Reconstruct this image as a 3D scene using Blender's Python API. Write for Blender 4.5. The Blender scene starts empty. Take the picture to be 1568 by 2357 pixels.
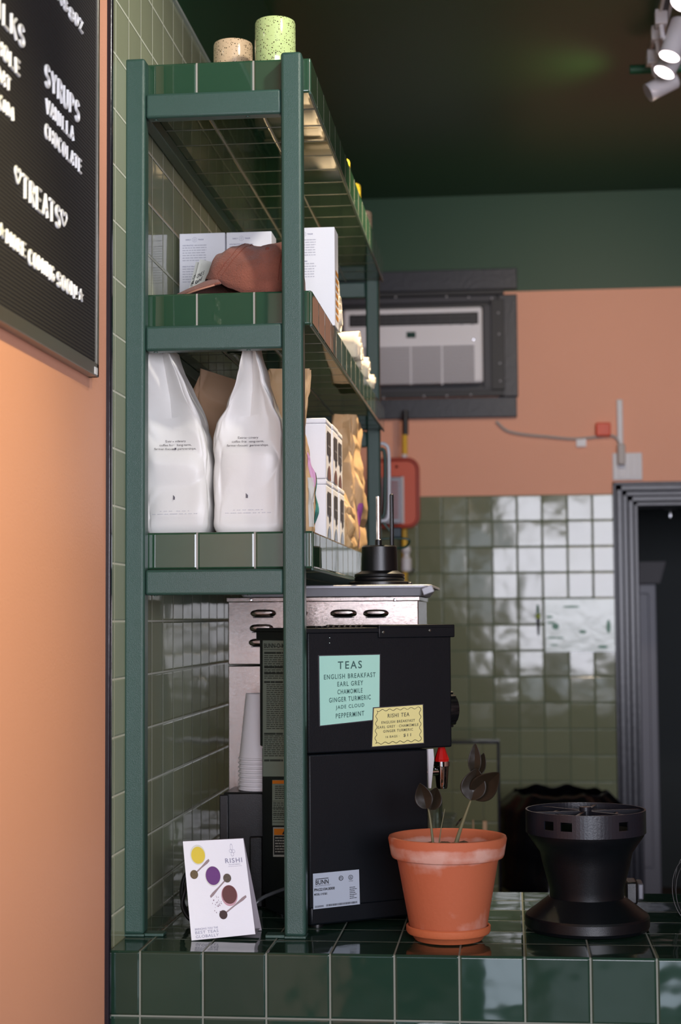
import bpy, bmesh, math, random
from mathutils import Vector, Matrix, noise
random.seed(7)
C = bpy.context.scene.collection
SC = bpy.context.scene
PI = math.pi

# ------------------------------------------------------------------ camera
FPX = 3800.0
CAMZ = 1.53
YAW, PITCH, ROLL = 0.1029, 0.06428, -0.0065
cam_m = (Matrix.Translation((0, 0, CAMZ)) @ Matrix.Rotation(YAW, 4, 'Z') @
         Matrix.Rotation(PI / 2 + PITCH, 4, 'X') @ Matrix.Rotation(ROLL, 4, 'Z'))
cd = bpy.data.cameras.new('camera')
cam = bpy.data.objects.new('camera', cd)
C.objects.link(cam)
cam.matrix_world = cam_m
cd.sensor_fit = 'VERTICAL'
cd.sensor_height = 36.0
cd.lens = FPX / 2357 * 36.0
cd.clip_start = 0.05
cd.dof.use_dof = True
cd.dof.focus_distance = 3.12
cd.dof.aperture_fstop = 4.2
SC.camera = cam

# ------------------------------------------------------------------ exposure
SC.view_settings.view_transform = 'Standard'
SC.view_settings.look = 'None'
SC.view_settings.gamma = 1.0
SC.view_settings.use_curve_mapping = False
SC.view_settings.exposure = 1.25

# ------------------------------------------------------------------ world
w = bpy.data.worlds.new('sky')
SC.world = w
w.use_nodes = True
bg = w.node_tree.nodes['Background']
bg.inputs[0].default_value = (0.62, 0.78, 1.0, 1)
bg.inputs[1].default_value = 1.2

def area(name, loc, rot, sx, sy, e, col):
    l = bpy.data.lights.new(name, 'AREA')
    l.shape = 'RECTANGLE'; l.size = sx; l.size_y = sy; l.energy = e; l.color = col
    o = bpy.data.objects.new(name, l); C.objects.link(o)
    o.location = loc; o.rotation_euler = rot
    return o

def spot(name, loc, target, e, ang, col, blend=0.4, rad=0.03):
    l = bpy.data.lights.new(name, 'SPOT')
    l.energy = e; l.spot_size = ang; l.spot_blend = blend; l.color = col; l.shadow_soft_size = rad
    o = bpy.data.objects.new(name, l); C.objects.link(o)
    o.location = loc
    o.rotation_euler = (Vector(target) - Vector(loc)).to_track_quat('-Z', 'Y').to_euler()
    return o

# daylight through the shop windows behind the viewer (front wall at y = -1.5)
area('window_daylight', (1.15, -1.46, 1.95), (PI / 2, 0, 0), 2.5, 1.45, 66, (0.93, 0.90, 1.0))
area('door_daylight', (-0.45, -1.46, 1.35), (PI / 2, 0, 0), 0.40, 1.9, 0.7, (0.88, 0.92, 1.0))
area('low_counter_reflection_light', (0.50, -1.46, 0.46), (PI / 2, 0, 0), 0.86, 0.72, 2.4, (0.82, 0.88, 1.0))  # low light added to give the counter front its bluish reflections
# track spots over the guest side and the bar
WARM = (1.0, 0.72, 0.42)
spot('track_spot_shelf', (0.05, 4.25, 3.20), (-0.42, 3.95, 2.0), 120, 0.95, (1.0, 0.79, 0.52), 0.6, 0.03)
spot('track_spot_wall', (0.55, 1.0, 3.15), (-0.72, 1.98, 1.88), 100, 0.68, (1.0, 0.84, 0.40), 1.0, 0.06)
spot('track_spot_tiles', (0.30, 2.35, 3.22), (-0.70, 3.15, 2.35), 27, 0.95, (1.0, 0.95, 0.84), 1.0, 0.05)
spot('track_spot_back', (0.48, 5.0, 3.05), (0.1, 7.1, 2.3), 16, 1.5, (1.0, 0.80, 0.58), 0.9, 0.06)

spot('ceiling_glow_fill', (0.36, 5.42, 3.17), (0.0, 5.45, 3.36), 0.8, 2.3, (1.0, 0.92, 0.5), 1.0, 0.04)  # unseen lamp added to make a soft glow on the ceiling

# ------------------------------------------------------------------ pixel helpers (photo pixels -> places at a known depth)
def ray(px, py):
    return (cam_m.to_3x3() @ Vector((px - 784, 1178.5 - py, -FPX))).normalized()
O = Vector((0, 0, CAMZ))
def PN(px, py, p, n):
    d = ray(px, py); n = Vector(n)
    return O + d * ((Vector(p) - O).dot(n) / d.dot(n))
def PY(px, py, y): return PN(px, py, (0, y, 0), (0, 1, 0))
def PX(px, py, x): return PN(px, py, (x, 0, 0), (1, 0, 0))
def PZ(px, py, z): return PN(px, py, (0, 0, z), (0, 0, 1))

# ------------------------------------------------------------------ materials
MATS = {}
def lin(r, g, b):
    f = lambda c: ((c / 255 + 0.055) / 1.055) ** 2.4 if c > 10 else c / 255 / 12.92
    return (f(r), f(g), f(b), 1)
def mat(name, rgb, rough=0.5, metal=0.0, bump=0.0, bscale=60.0, var=0.0, vscale=8.0, coat=0.0, emit=0.0,
        spec=0.5, sheen=0.0, trans=0.0, alpha=1.0, aniso=None, rvar=0.0):
    if name in MATS: return MATS[name]
    m = bpy.data.materials.new(name); m.use_nodes = True
    nt = m.node_tree; N = nt.nodes; L = nt.links
    p = N['Principled BSDF']
    col = lin(*rgb)
    p.inputs['Base Color'].default_value = col
    p.inputs['Roughness'].default_value = rough
    p.inputs['Metallic'].default_value = metal
    p.inputs['Specular IOR Level'].default_value = spec
    p.inputs['Coat Weight'].default_value = coat
    p.inputs['Coat Roughness'].default_value = 0.06
    p.inputs['Sheen Weight'].default_value = sheen
    p.inputs['Transmission Weight'].default_value = trans
    if emit:
        p.inputs['Emission Color'].default_value = col; p.inputs['Emission Strength'].default_value = emit
    tc = N.new('ShaderNodeTexCoord')
    src = tc.outputs['Object']
    if aniso:
        mp = N.new('ShaderNodeMapping'); mp.inputs['Scale'].default_value = aniso
        L.new(src, mp.inputs[0]); src = mp.outputs[0]
    if var or rvar:
        n = N.new('ShaderNodeTexNoise'); n.inputs['Scale'].default_value = vscale; n.inputs['Detail'].default_value = 5
        L.new(src, n.inputs['Vector'])
        if var:
            mx = N.new('ShaderNodeMix'); mx.data_type = 'RGBA'
            mx.inputs['A'].default_value = tuple(c * (1 - var) for c in col[:3]) + (1,)
            mx.inputs['B'].default_value = tuple(min(1, c * (1 + var)) for c in col[:3]) + (1,)
            L.new(n.outputs['Fac'], mx.inputs['Factor']); L.new(mx.outputs['Result'], p.inputs['Base Color'])
        if rvar:
            mr = N.new('ShaderNodeMapRange'); mr.inputs['To Min'].default_value = max(0, rough - rvar); mr.inputs['To Max'].default_value = rough + rvar
            L.new(n.outputs['Fac'], mr.inputs[0]); L.new(mr.outputs[0], p.inputs['Roughness'])
    if bump:
        n2 = N.new('ShaderNodeTexNoise'); n2.inputs['Scale'].default_value = bscale; n2.inputs['Detail'].default_value = 4
        L.new(src, n2.inputs['Vector'])
        b = N.new('ShaderNodeBump'); b.inputs['Strength'].default_value = bump; b.inputs['Distance'].default_value = 0.003
        L.new(n2.outputs['Fac'], b.inputs['Height']); L.new(b.outputs['Normal'], p.inputs['Normal'])
    MATS[name] = m
    return m

def tile_mat(name, rgb, grout, px, py, pz, width=0.0035, rough=0.07, tilt=0.02, var=0.12, wob=0.35, mott=0.0, spec=0.5):
    """glazed square tiles on every axis: px, py, pz = (pitch, phase)"""
    m = bpy.data.materials.new(name); m.use_nodes = True
    nt = m.node_tree; N = nt.nodes; L = nt.links
    p = N['Principled BSDF']
    g = N.new('ShaderNodeNewGeometry')
    sp = N.new('ShaderNodeSeparateXYZ'); L.new(g.outputs['Position'], sp.inputs[0])
    sn = N.new('ShaderNodeSeparateXYZ'); L.new(g.outputs['True Normal'], sn.inputs[0])
    def M(op, a, b=None, c=None):
        n = N.new('ShaderNodeMath'); n.operation = op
        for i, v in enumerate((a, b, c)):
            if v is None: continue
            if isinstance(v, (int, float)): n.inputs[i].default_value = v
            else: L.new(v, n.inputs[i])
        return n.outputs[0]
    lines, softs, cells = [], [], []
    for i, (pit, ph) in enumerate((px, py, pz)):
        q = M('DIVIDE', M('SUBTRACT', sp.outputs[i], ph), pit)
        cell = M('FLOOR', q)
        fr = M('SUBTRACT', q, cell)
        d = M('MULTIPLY', M('MINIMUM', fr, M('SUBTRACT', 1.0, fr)), pit)      # metres to the nearest joint
        on = M('LESS_THAN', M('ABSOLUTE', sn.outputs[i]), 0.6)
        ln = M('MULTIPLY', M('LESS_THAN', d, width / 2), on)
        lines.append(ln)
        mr = N.new('ShaderNodeMapRange'); mr.interpolation_type = 'SMOOTHSTEP'
        mr.inputs['From Min'].default_value = width * 0.4; mr.inputs['From Max'].default_value = width * 0.4 + 0.0035
        L.new(d, mr.inputs[0])
        softs.append(M('MAXIMUM', mr.outputs[0], M('SUBTRACT', 1.0, on)))
        cells.append(M('MULTIPLY', cell, on))
    mask = M('MAXIMUM', M('MAXIMUM', lines[0], lines[1]), lines[2])
    hgt = M('MINIMUM', M('MINIMUM', softs[0], softs[1]), softs[2])
    cc = N.new('ShaderNodeCombineXYZ')
    for i in range(3): L.new(cells[i], cc.inputs[i])
    wn = N.new('ShaderNodeTexWhiteNoise'); wn.noise_dimensions = '3D'; L.new(cc.outputs[0], wn.inputs['Vector'])
    # tiny tilt of each tile
    vs = N.new('ShaderNodeVectorMath'); vs.operation = 'SUBTRACT'; L.new(wn.outputs['Color'], vs.inputs[0]); vs.inputs[1].default_value = (0.5, 0.5, 0.5)
    vm = N.new('ShaderNodeVectorMath'); vm.operation = 'SCALE'; L.new(vs.outputs[0], vm.inputs[0]); vm.inputs['Scale'].default_value = tilt
    va = N.new('ShaderNodeVectorMath'); va.operation = 'ADD'; L.new(g.outputs['Normal'], va.inputs[0]); L.new(vm.outputs[0], va.inputs[1])
    vn = N.new('ShaderNodeVectorMath'); vn.operation = 'NORMALIZE'; L.new(va.outputs[0], vn.inputs[0])
    nz = N.new('ShaderNodeTexNoise'); nz.inputs['Scale'].default_value = 11; nz.inputs['Detail'].default_value = 1.5
    L.new(g.outputs['Position'], nz.inputs['Vector'])
    h2 = M('ADD', hgt, M('MULTIPLY', nz.outputs['Fac'], wob))
    b = N.new('ShaderNodeBump'); b.inputs['Strength'].default_value = 0.6; b.inputs['Distance'].default_value = 0.0016
    L.new(h2, b.inputs['Height']); L.new(vn.outputs[0], b.inputs['Normal']); L.new(b.outputs['Normal'], p.inputs['Normal'])
    # colour
    col = lin(*rgb); gc = lin(*grout)
    mx = N.new('ShaderNodeMix'); mx.data_type = 'RGBA'
    mx.inputs['A'].default_value = tuple(c * (1 - var) for c in col[:3]) + (1,)
    mx.inputs['B'].default_value = tuple(c * (1 + var) for c in col[:3]) + (1,)
    fac = wn.outputs['Value']
    if mott:
        n3 = N.new('ShaderNodeTexNoise'); n3.inputs['Scale'].default_value = 45; n3.inputs['Detail'].default_value = 6
        L.new(g.outputs['Position'], n3.inputs['Vector'])
        fac = M('ADD', M('MULTIPLY', fac, 1 - mott), M('MULTIPLY', n3.outputs['Fac'], mott))
    L.new(fac, mx.inputs['Factor'])
    m2 = N.new('ShaderNodeMix'); m2.data_type = 'RGBA'
    L.new(mask, m2.inputs['Factor']); L.new(mx.outputs['Result'], m2.inputs['A']); m2.inputs['B'].default_value = gc
    L.new(m2.outputs['Result'], p.inputs['Base Color'])
    r = M('ADD', rough, M('MULTIPLY', mask, 0.65)); L.new(r, p.inputs['Roughness'])
    p.inputs['Specular IOR Level'].default_value = spec
    MATS[name] = m
    return m

# ------------------------------------------------------------------ mesh helpers
class MB:
    def __init__(s): s.v = []; s.f = []; s.mi = []; s.cur = 0
    def add(s, vs, fs):
        n = len(s.v); s.v += [tuple(v) for v in vs]
        for f in fs: s.f.append(tuple(i + n for i in f)); s.mi.append(s.cur)
        return s
    def box(s, a, b, M=None):
        x0, y0, z0 = a; x1, y1, z1 = b
        if x0 > x1: x0, x1 = x1, x0
        if y0 > y1: y0, y1 = y1, y0
        if z0 > z1: z0, z1 = z1, z0
        vs = [Vector(p) for p in ((x0,y0,z0),(x1,y0,z0),(x1,y1,z0),(x0,y1,z0),(x0,y0,z1),(x1,y0,z1),(x1,y1,z1),(x0,y1,z1))]
        if M is not None: vs = [M @ v for v in vs]
        return s.add(vs, [(0,3,2,1),(4,5,6,7),(0,1,5,4),(1,2,6,5),(2,3,7,6),(3,0,4,7)])
    def lathe(s, prof, c=(0, 0, 0), n=48, M=None, a0=0.0, a1=2 * PI):
        """profile [(r, z)...] about z through c"""
        c = Vector(c); vs = []; fs = []; full = abs(a1 - a0 - 2 * PI) < 1e-6
        m = n if full else n + 1
        for r, z in prof:
            for k in range(m):
                a = a0 + (a1 - a0) * k / n
                v = Vector((r * math.cos(a), r * math.sin(a), z))
                vs.append((M @ v if M is not None else v) + c)
        for i in range(len(prof) - 1):
            for k in range(n):
                k2 = (k + 1) % m
                fs.append((i * m + k, i * m + k2, (i + 1) * m + k2, (i + 1) * m + k))
        if full and prof[0][0] > 1e-6: fs.append(tuple(reversed(range(m))))
        if full and prof[-1][0] > 1e-6: fs.append(tuple((len(prof) - 1) * m + k for k in range(m)))
        return s.add(vs, fs)
    def cyl(s, p, q, r, r2=None, n=24, caps=True):
        p = Vector(p); q = Vector(q); r2 = r if r2 is None else r2
        R = (q - p).to_track_quat('Z', 'Y').to_matrix()
        h = (q - p).length
        prof = [(r, 0), (r2, h)]
        vs = []; fs = []
        for rr, z in prof:
            for k in range(n):
                a = 2 * PI * k / n
                vs.append(R @ Vector((rr * math.cos(a), rr * math.sin(a), z)) + p)
        for k in range(n): fs.append((k, (k + 1) % n, n + (k + 1) % n, n + k))
        if caps: fs += [tuple(reversed(range(n))), tuple(range(n, 2 * n))]
        return s.add(vs, fs)
    def tube(s, pts, r, n=10, smooth=4, closed=False):
        P = [Vector(p) for p in pts]
        if smooth and len(P) > 2:
            Q = []
            m = len(P)
            rng = range(m) if closed else range(m - 1)
            for i in rng:
                p0 = P[(i - 1) % m] if (closed or i > 0) else P[i]; p1 = P[i]; p2 = P[(i + 1) % m]
                p3 = P[(i + 2) % m] if (closed or i + 2 < m) else p2
                for k in range(smooth):
                    t = k / smooth
                    Q.append(0.5 * ((2 * p1) + (p2 - p0) * t + (2 * p0 - 5 * p1 + 4 * p2 - p3) * t * t + (3 * p1 - p0 - 3 * p2 + p3) * t ** 3))
            if not closed: Q.append(P[-1])
            P = Q
        vs = []; fs = []; up = Vector((0.123, 0.31, 0.94)); m = len(P)
        for i, p in enumerate(P):
            if closed: t = P[(i + 1) % m] - P[(i - 1) % m]
            else: t = P[min(i + 1, m - 1)] - P[max(i - 1, 0)]
            t.normalize()
            a = t.cross(up)
            if a.length < 1e-4: a = t.cross(Vector((1, 0, 0)))
            a.normalize(); b = t.cross(a); up = a.cross(t)
            rr = r(i / max(1, m - 1)) if callable(r) else r
            for k in range(n):
                an = 2 * PI * k / n
                vs.append(p + a * rr * math.cos(an) + b * rr * math.sin(an))
        for i in range(m if closed else m - 1):
            j = (i + 1) % m
            for k in range(n): fs.append((i * n + k, i * n + (k + 1) % n, j * n + (k + 1) % n, j * n + k))
        if not closed: fs += [tuple(reversed(range(n))), tuple((m - 1) * n + k for k in range(n))]
        return s.add(vs, fs)
    def grid(s, fn, nu, nv, wrap_u=False):
        vs = []; fs = []
        mu = nu if wrap_u else nu + 1
        for j in range(nv + 1):
            for i in range(mu): vs.append(Vector(fn(i / nu, j / nv)))
        for j in range(nv):
            for i in range(nu):
                i2 = (i + 1) % mu
                fs.append((j * mu + i, j * mu + i2, (j + 1) * mu + i2, (j + 1) * mu + i))
        return s.add(vs, fs)
    def prism(s, poly, ax, d0, d1):
        """closed 2-D polygon extruded along axis ax (0,1,2) from d0 to d1"""
        vs = []
        for d in (d0, d1):
            for (a, b) in poly:
                vs.append({0: (d, a, b), 1: (a, d, b), 2: (a, b, d)}[ax])
        n = len(poly)
        fs = [tuple(range(n)), tuple(reversed(range(n, 2 * n)))]
        for k in range(n): fs.append((k, n + k, n + (k + 1) % n, (k + 1) % n))
        return s.add(vs, fs)
    def slab(s, quad, th):
        """four corners -> a thin plate, thickened against its normal"""
        q = [Vector(p) for p in quad]
        n = (q[1] - q[0]).cross(q[3] - q[0]).normalized()
        vs = q + [p - n * th for p in q]
        return s.add(vs, [(0,1,2,3),(7,6,5,4),(0,4,5,1),(1,5,6,2),(2,6,7,3),(3,7,4,0)])

def mk(name, mb, m, parent=None, bevel=0.0, seg=2, world=False, ang=35, solid=0.0, subd=0, flat=False):
    me = bpy.data.meshes.new(name)
    me.from_pydata(mb.v, [], mb.f)
    ms = m if isinstance(m, (list, tuple)) else [m]
    for x in ms: me.materials.append(x)
    if len(ms) > 1:
        for p, i in zip(me.polygons, mb.mi): p.material_index = i
    bm = bmesh.new(); bm.from_mesh(me)
    bmesh.ops.recalc_face_normals(bm, faces=bm.faces)
    bm.to_mesh(me); bm.free()
    me.update()
    if not flat:
        me.shade_smooth(); me.set_sharp_from_angle(angle=math.radians(ang))
    o = bpy.data.objects.new(name, me); C.objects.link(o)
    if solid:
        md = o.modifiers.new('solid', 'SOLIDIFY'); md.thickness = solid; md.offset = 0
    if bevel:
        md = o.modifiers.new('bevel', 'BEVEL'); md.width = bevel; md.segments = seg; md.limit_method = 'ANGLE'; md.angle_limit = math.radians(40)
        md.harden_normals = False
    if subd:
        md = o.modifiers.new('sub', 'SUBSURF'); md.levels = subd; md.render_levels = subd
    if parent is not None:
        o.parent = parent
        if world:
            root = parent
            inv = Matrix.Identity(4)
            chain = []
            while root is not None: chain.append(root); root = root.parent
            for r in reversed(chain): inv = inv @ r.matrix_parent_inverse @ r.matrix_basis
            o.matrix_parent_inverse = inv.inverted()
    return o

def thing(name, label, cat, loc=(0, 0, 0), rz=0.0, group=None):
    o = bpy.data.objects.new(name, None); C.objects.link(o)
    o.empty_display_size = 0.05
    o.location = loc; o.rotation_euler = (0, 0, rz)
    o['label'] = label; o['category'] = cat
    if group: o['group'] = group
    return o
def tag(o, label, cat, group=None):
    o['label'] = label; o['category'] = cat
    if group: o['group'] = group
    return o
def struct(o): o['kind'] = 'structure'; return o

_tc = {}
def text_mesh(body, bold=0.0, spacing=1.0):
    key = (body, bold, spacing)
    if key in _tc: return _tc[key]
    cu = bpy.data.curves.new('t', 'FONT'); cu.body = body; cu.size = 1.0; cu.offset = bold; cu.resolution_u = 3
    cu.space_character = spacing
    ob = bpy.data.objects.new('t', cu); C.objects.link(ob)
    dg = bpy.context.evaluated_depsgraph_get()
    me = bpy.data.meshes.new_from_object(ob.evaluated_get(dg))
    vs = [v.co.copy() for v in me.vertices]; fs = [tuple(p.vertices) for p in me.polygons]
    bpy.data.objects.remove(ob); bpy.data.curves.remove(cu); bpy.data.meshes.remove(me)
    xs = [v.x for v in vs]; ys = [v.y for v in vs]
    r = (vs, fs, min(xs), max(xs), min(ys), max(ys))
    _tc[key] = r
    return r
def text(mb, body, bl, br, tl, off=0.0006, bold=0.0, spacing=1.0):
    """letters fitted to the box given by its bottom-left, bottom-right and top-left corners"""
    bl = Vector(bl); U = Vector(br) - bl; V = Vector(tl) - bl
    n = U.cross(V).normalized() * off
    vs, fs, x0, x1, y0, y1 = text_mesh(body, bold, spacing)
    mb.add([bl + U * ((v.x - x0) / (x1 - x0)) + V * ((v.y - y0) / (y1 - y0)) + n for v in vs], fs)
    return mb
def quad_map(tl, tr, br, bl):
    tl, tr, br, bl = map(Vector, (tl, tr, br, bl))
    return lambda u, v: (tl * (1 - u) + tr * u) * (1 - v) + (bl * (1 - u) + br * u) * v     # v downwards
def fit(mb, Q, body, u0, v0, u1, v1, **k):
    return text(mb, body, Q(u0, v1), Q(u1, v1), Q(u0, v0), **k)
def plate(mb, Q, u0, v0, u1, v1, off=0.0004):
    a, b, c, d = Q(u0, v1), Q(u1, v1), Q(u1, v0), Q(u0, v0)
    n = (b - a).cross(d - a).normalized() * off
    return mb.add([a + n, b + n, c + n, d + n], [(0, 1, 2, 3)])
def disc(mb, Q, u, v, ru, rv, off=0.0004, n=32, a0=0, r_in=0.0, amax=2 * PI):
    c0 = Q(u, v); nn = (Q(1, 1) - Q(0, 1)).cross(Q(0, 0) - Q(0, 1)).normalized() * off
    vs = []; m = n + 1
    for rr in ((1.0, r_in) if r_in else (1.0,)):
        for k in range(m):
            a = a0 + amax * k / n
            vs.append(Q(u + ru * rr * math.cos(a), v - rv * rr * math.sin(a)) + nn)
    if r_in: fs = [(k, k + 1, m + k + 1, m + k) for k in range(n)]
    else:
        vs.append(c0 + nn); fs = [(m, k, k + 1) for k in range(n)]
    return mb.add(vs, fs)
def microlines(mb, Q, u0, v0, u1, v1, rows, fill=0.5, seed=1, ragged=0.25, off=0.0005, words=7):
    """rows of tiny unreadable print"""
    rd = random.Random(seed)
    dv = (v1 - v0) / rows
    for r in range(rows):
        u = u0; end = u1 - (u1 - u0) * rd.random() * ragged
        va = v0 + dv * r; vb = va + dv * fill
        while u < end:
            wd = (u1 - u0) / words * rd.uniform(0.4, 1.3)
            plate(mb, Q, u, va, min(u + wd, end), vb, off); u += wd + (u1 - u0) * 0.025

# ------------------------------------------------------------------ shared materials
M_peach = mat('peach_paint', (236, 170, 140), 0.55, bump=0.25, bscale=220, var=0.03, vscale=2.5)
M_green_wall = mat('dark_green_paint', (24, 66, 40), 0.5, bump=0.2, bscale=200, var=0.04, vscale=2)
M_ceil = mat('dark_green_ceiling_paint', (34, 74, 38), 0.42, bump=0.2, bscale=120, var=0.06, vscale=2)
M_steelgreen = mat('green_powder_coat', (49, 77, 68), 0.34, bump=0.25, bscale=900, var=0.05, vscale=6, rvar=0.04)
M_black_gloss = mat('black_glazed_trim', (22, 20, 30), 0.2, bump=0.2, bscale=30)
M_black_paint = mat('black_enamel', (11, 15, 20), 0.42, bump=0.1, bscale=500, rvar=0.04, spec=0.3)
M_black_plastic = mat('black_plastic', (16, 16, 18), 0.34, bump=0.08, bscale=600)
M_charcoal = mat('charcoal_wood_paint', (36, 38, 47), 0.42, bump=0.3, bscale=60, var=0.1, vscale=10)
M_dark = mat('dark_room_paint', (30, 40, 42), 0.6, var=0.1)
M_steel = mat('brushed_stainless', (168, 158, 152), 0.13, 1.0, bump=0.12, bscale=30, aniso=(3, 3, 90), rvar=0.05, vscale=20)
M_alu = mat('worn_aluminium', (168, 168, 174), 0.5, 0.25, bump=0.25, bscale=90, var=0.1, vscale=30, rvar=0.08)
M_chrome = mat('chrome', (225, 225, 230), 0.05, 1.0, bump=0.03, bscale=20)
M_white = mat('white_card', (238, 238, 243), 0.5, bump=0.05, bscale=300)
M_whiteplas = mat('white_plastic', (215, 215, 220), 0.4, bump=0.05, bscale=300)
M_ink = mat('black_ink', (34, 34, 38), 0.6, var=0.05)
M_greyink = mat('pale_grey_ink', (186, 186, 196), 0.6, var=0.05)
M_rubber = mat('black_rubber_cable', (14, 14, 15), 0.45, bump=0.1)

TX = (0.1085, -0.5805); TY = (0.1078, 3.126)
M_tile_counter = tile_mat('dark_green_counter_tile', (33, 56, 45), (120, 126, 116), (0.1107, PY(760, 2260, 2.86).x), (0.111, 2.86), (0.1107, 0.955), width=0.0030, rough=0.07, tilt=0.055, wob=2.2, var=0.12)
M_tile_shelf = tile_mat('dark_green_shelf_tile', (42, 72, 52), (150, 146, 138), TX, TY, (10, 0.3), width=0.0036, rough=0.02, tilt=0.004, wob=0.15, var=0.08, mott=0.5, spec=0.65)
M_tile_shelf.node_tree.nodes['Principled BSDF'].inputs['Coat Weight'].default_value = 0.08
M_tile_shelf.node_tree.nodes['Principled BSDF'].inputs['Coat IOR'].default_value = 1.7
M_tile_shelf.node_tree.nodes['Principled BSDF'].inputs['Coat Roughness'].default_value = 0.02
M_tile_sage = tile_mat('sage_green_wall_tile', (156, 162, 134), (206, 208, 192), (0.1075, 0), (0.1035, 3.006), (0.1035, 2.2515), width=0.0034, rough=0.06, tilt=0.012, wob=0.7, var=0.07)
bx = PY(1191, 1259, 7.1); bx2 = PY(1369, 1515, 7.1)
M_tile_back = tile_mat('sage_green_back_wall_tile', (122, 128, 102), (72, 92, 70), ((bx2.x - bx.x) / 3, bx.x), (0.11, 0), (0.1105, bx.z), width=0.0038, rough=0.09, tilt=0.035, wob=1.2, var=0.08)

# ------------------------------------------------------------------ room
CEIL = 3.36
WX = -0.708
YB = 7.1
XR = 3.6
YF = -1.5
ztile = CAMZ + 1.33
# left wall: painted bay, tiled bay behind the bar, green frieze above the tiles
mb = MB()
mb.cur = 0; mb.box((WX - 0.12, YF, 0), (WX, 2.838, CEIL))
mb.cur = 1; mb.box((WX - 0.12, 2.853, 0), (WX, 4.96, ztile))
mb.cur = 2; mb.box((WX - 0.12, 2.853, ztile), (WX, 4.96, CEIL))
mb.cur = 0; mb.box((-1.32, 4.96, 0), (-1.2, YB, CEIL)); mb.box((-1.2, 4.96, 0), (WX - 0.12, 5.06, CEIL))
struct(mk('wall_left', mb, [M_peach, M_tile_sage, M_green_wall], flat=True))
mb = MB().box((WX - 0.1, 2.838, 0), (WX + 0.009, 2.853, CEIL))
struct(mk('trim_1', mb, M_black_gloss, bevel=0.003))
mb = MB().box((WX, 2.853, ztile - 0.004), (WX + 0.006, 4.96, ztile + 0.004))
struct(mk('trim_2', mb, mat('pale_caulk', (170, 178, 170), 0.5, bump=0.1)))
# back wall in three bands with the door opening cut out
zt = PY(1190, 1140, YB).z; zg = PY(1300, 668, YB).z
dx0 = PY(1462, 1400, YB).x; dx1 = dx0 + 0.86; dzt = PY(1500, 1156, YB).z
mb = MB()
def back_band(z0, z1, mi):
    mb.cur = mi
    zz = min(z1, dzt)
    mb.box((-1.32, YB, z0), (dx0, YB + 0.14, z1)); mb.box((dx1, YB, z0), (XR, YB + 0.14, z1))
    if z1 > dzt: mb.box((dx0, YB, max(z0, dzt)), (dx1, YB + 0.14, z1))
back_band(0, zt, 0); back_band(zt, zg, 1); back_band(zg, CEIL, 2)
struct(mk('wall_back', mb, [M_tile_back, M_peach, M_green_wall], flat=True))
mb = MB().box((XR, YF, 0), (XR + 0.12, YB + 0.14, CEIL))
struct(mk('wall_right', mb, mat('dim_peach_plaster', (150, 110, 92), 0.7, bump=0.2)))
struct(mk('ceiling', MB().box((-1.32, YF - 0.2, CEIL), (XR + 0.12, 9.8, CEIL + 0.1)), M_ceil))
def floor_mat():
    return mat('worn_wood_floor', (84, 62, 44), 0.4, bump=0.2, bscale=20, var=0.25, vscale=6, aniso=(1, 9, 1))
struct(mk('floor', MB().box((-1.32, YF - 0.2, -0.1), (XR + 0.12, 9.8, 0)), floor_mat()))
# front wall with the shop window and a glazed door strip
mb = MB()
def front_rect(x0, x1, z0, z1): mb.box((x0, YF - 0.15, z0), (x1, YF, z1))
front_rect(-0.83, -0.66, 0, CEIL); front_rect(-0.24, -0.12, 0, CEIL); front_rect(2.42, XR + 0.12, 0, CEIL)
front_rect(-0.66, -0.24, 2.33, CEIL); front_rect(-0.66, -0.24, 0, 0.38)
front_rect(-0.12, 2.42, 2.70, CEIL); front_rect(-0.12, 0.06, 0, 1.2); front_rect(0.94, 2.42, 0, 1.2); front_rect(0.06, 0.94, 0.83, 1.2); front_rect(0.06, 0.94, 0, 0.09)  # includes a low opening cut for the added counter reflection light
struct(mk('wall_front', mb, M_charcoal))
mb = MB()
for x in (-0.12, 0.72, 1.56, 2.38): mb.box((x, YF - 0.02, 1.2), (x + 0.045, YF + 0.03, 2.7))
mb.box((-0.12, YF - 0.02, 1.2), (2.42, YF + 0.03, 1.24)); mb.box((-0.12, YF - 0.02, 2.66), (2.42, YF + 0.03, 2.7))
struct(mk('window_1', mb, M_charcoal, bevel=0.004))

# door casing: stepped charcoal moulding, on the wall face
mb = MB()
cx0 = PY(1413, 1300, YB).x; czt = PY(1500, 1109, YB).z
steps = [(0.0, 0.016), (0.014, 0.038), (0.040, 0.022), (0.062, 0.034)]
W = dx0 - cx0
for i, (o, d) in enumerate(steps):
    e = steps[i + 1][0] if i < 3 else W
    mb.box((cx0 + o, YB - d, 0), (cx0 + e, YB, czt - o)); mb.box((dx1 + W - e, YB - d, 0), (dx1 + W - o, YB, czt - o))
    mb.box((cx0 + o, YB - d, czt - e), (dx1 + W - o, YB, czt - o))
mb.box((dx0, YB - 0.03, 0), (dx0 + 0.018, YB + 0.16, dzt)); mb.box((dx0, YB - 0.03, dzt - 0.018), (dx1, YB + 0.16, dzt))
struct(mk('trim_3', mb, mat('charcoal_door_casing', (44, 45, 56), 0.3, bump=0.15, bscale=40), bevel=0.004))
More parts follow.
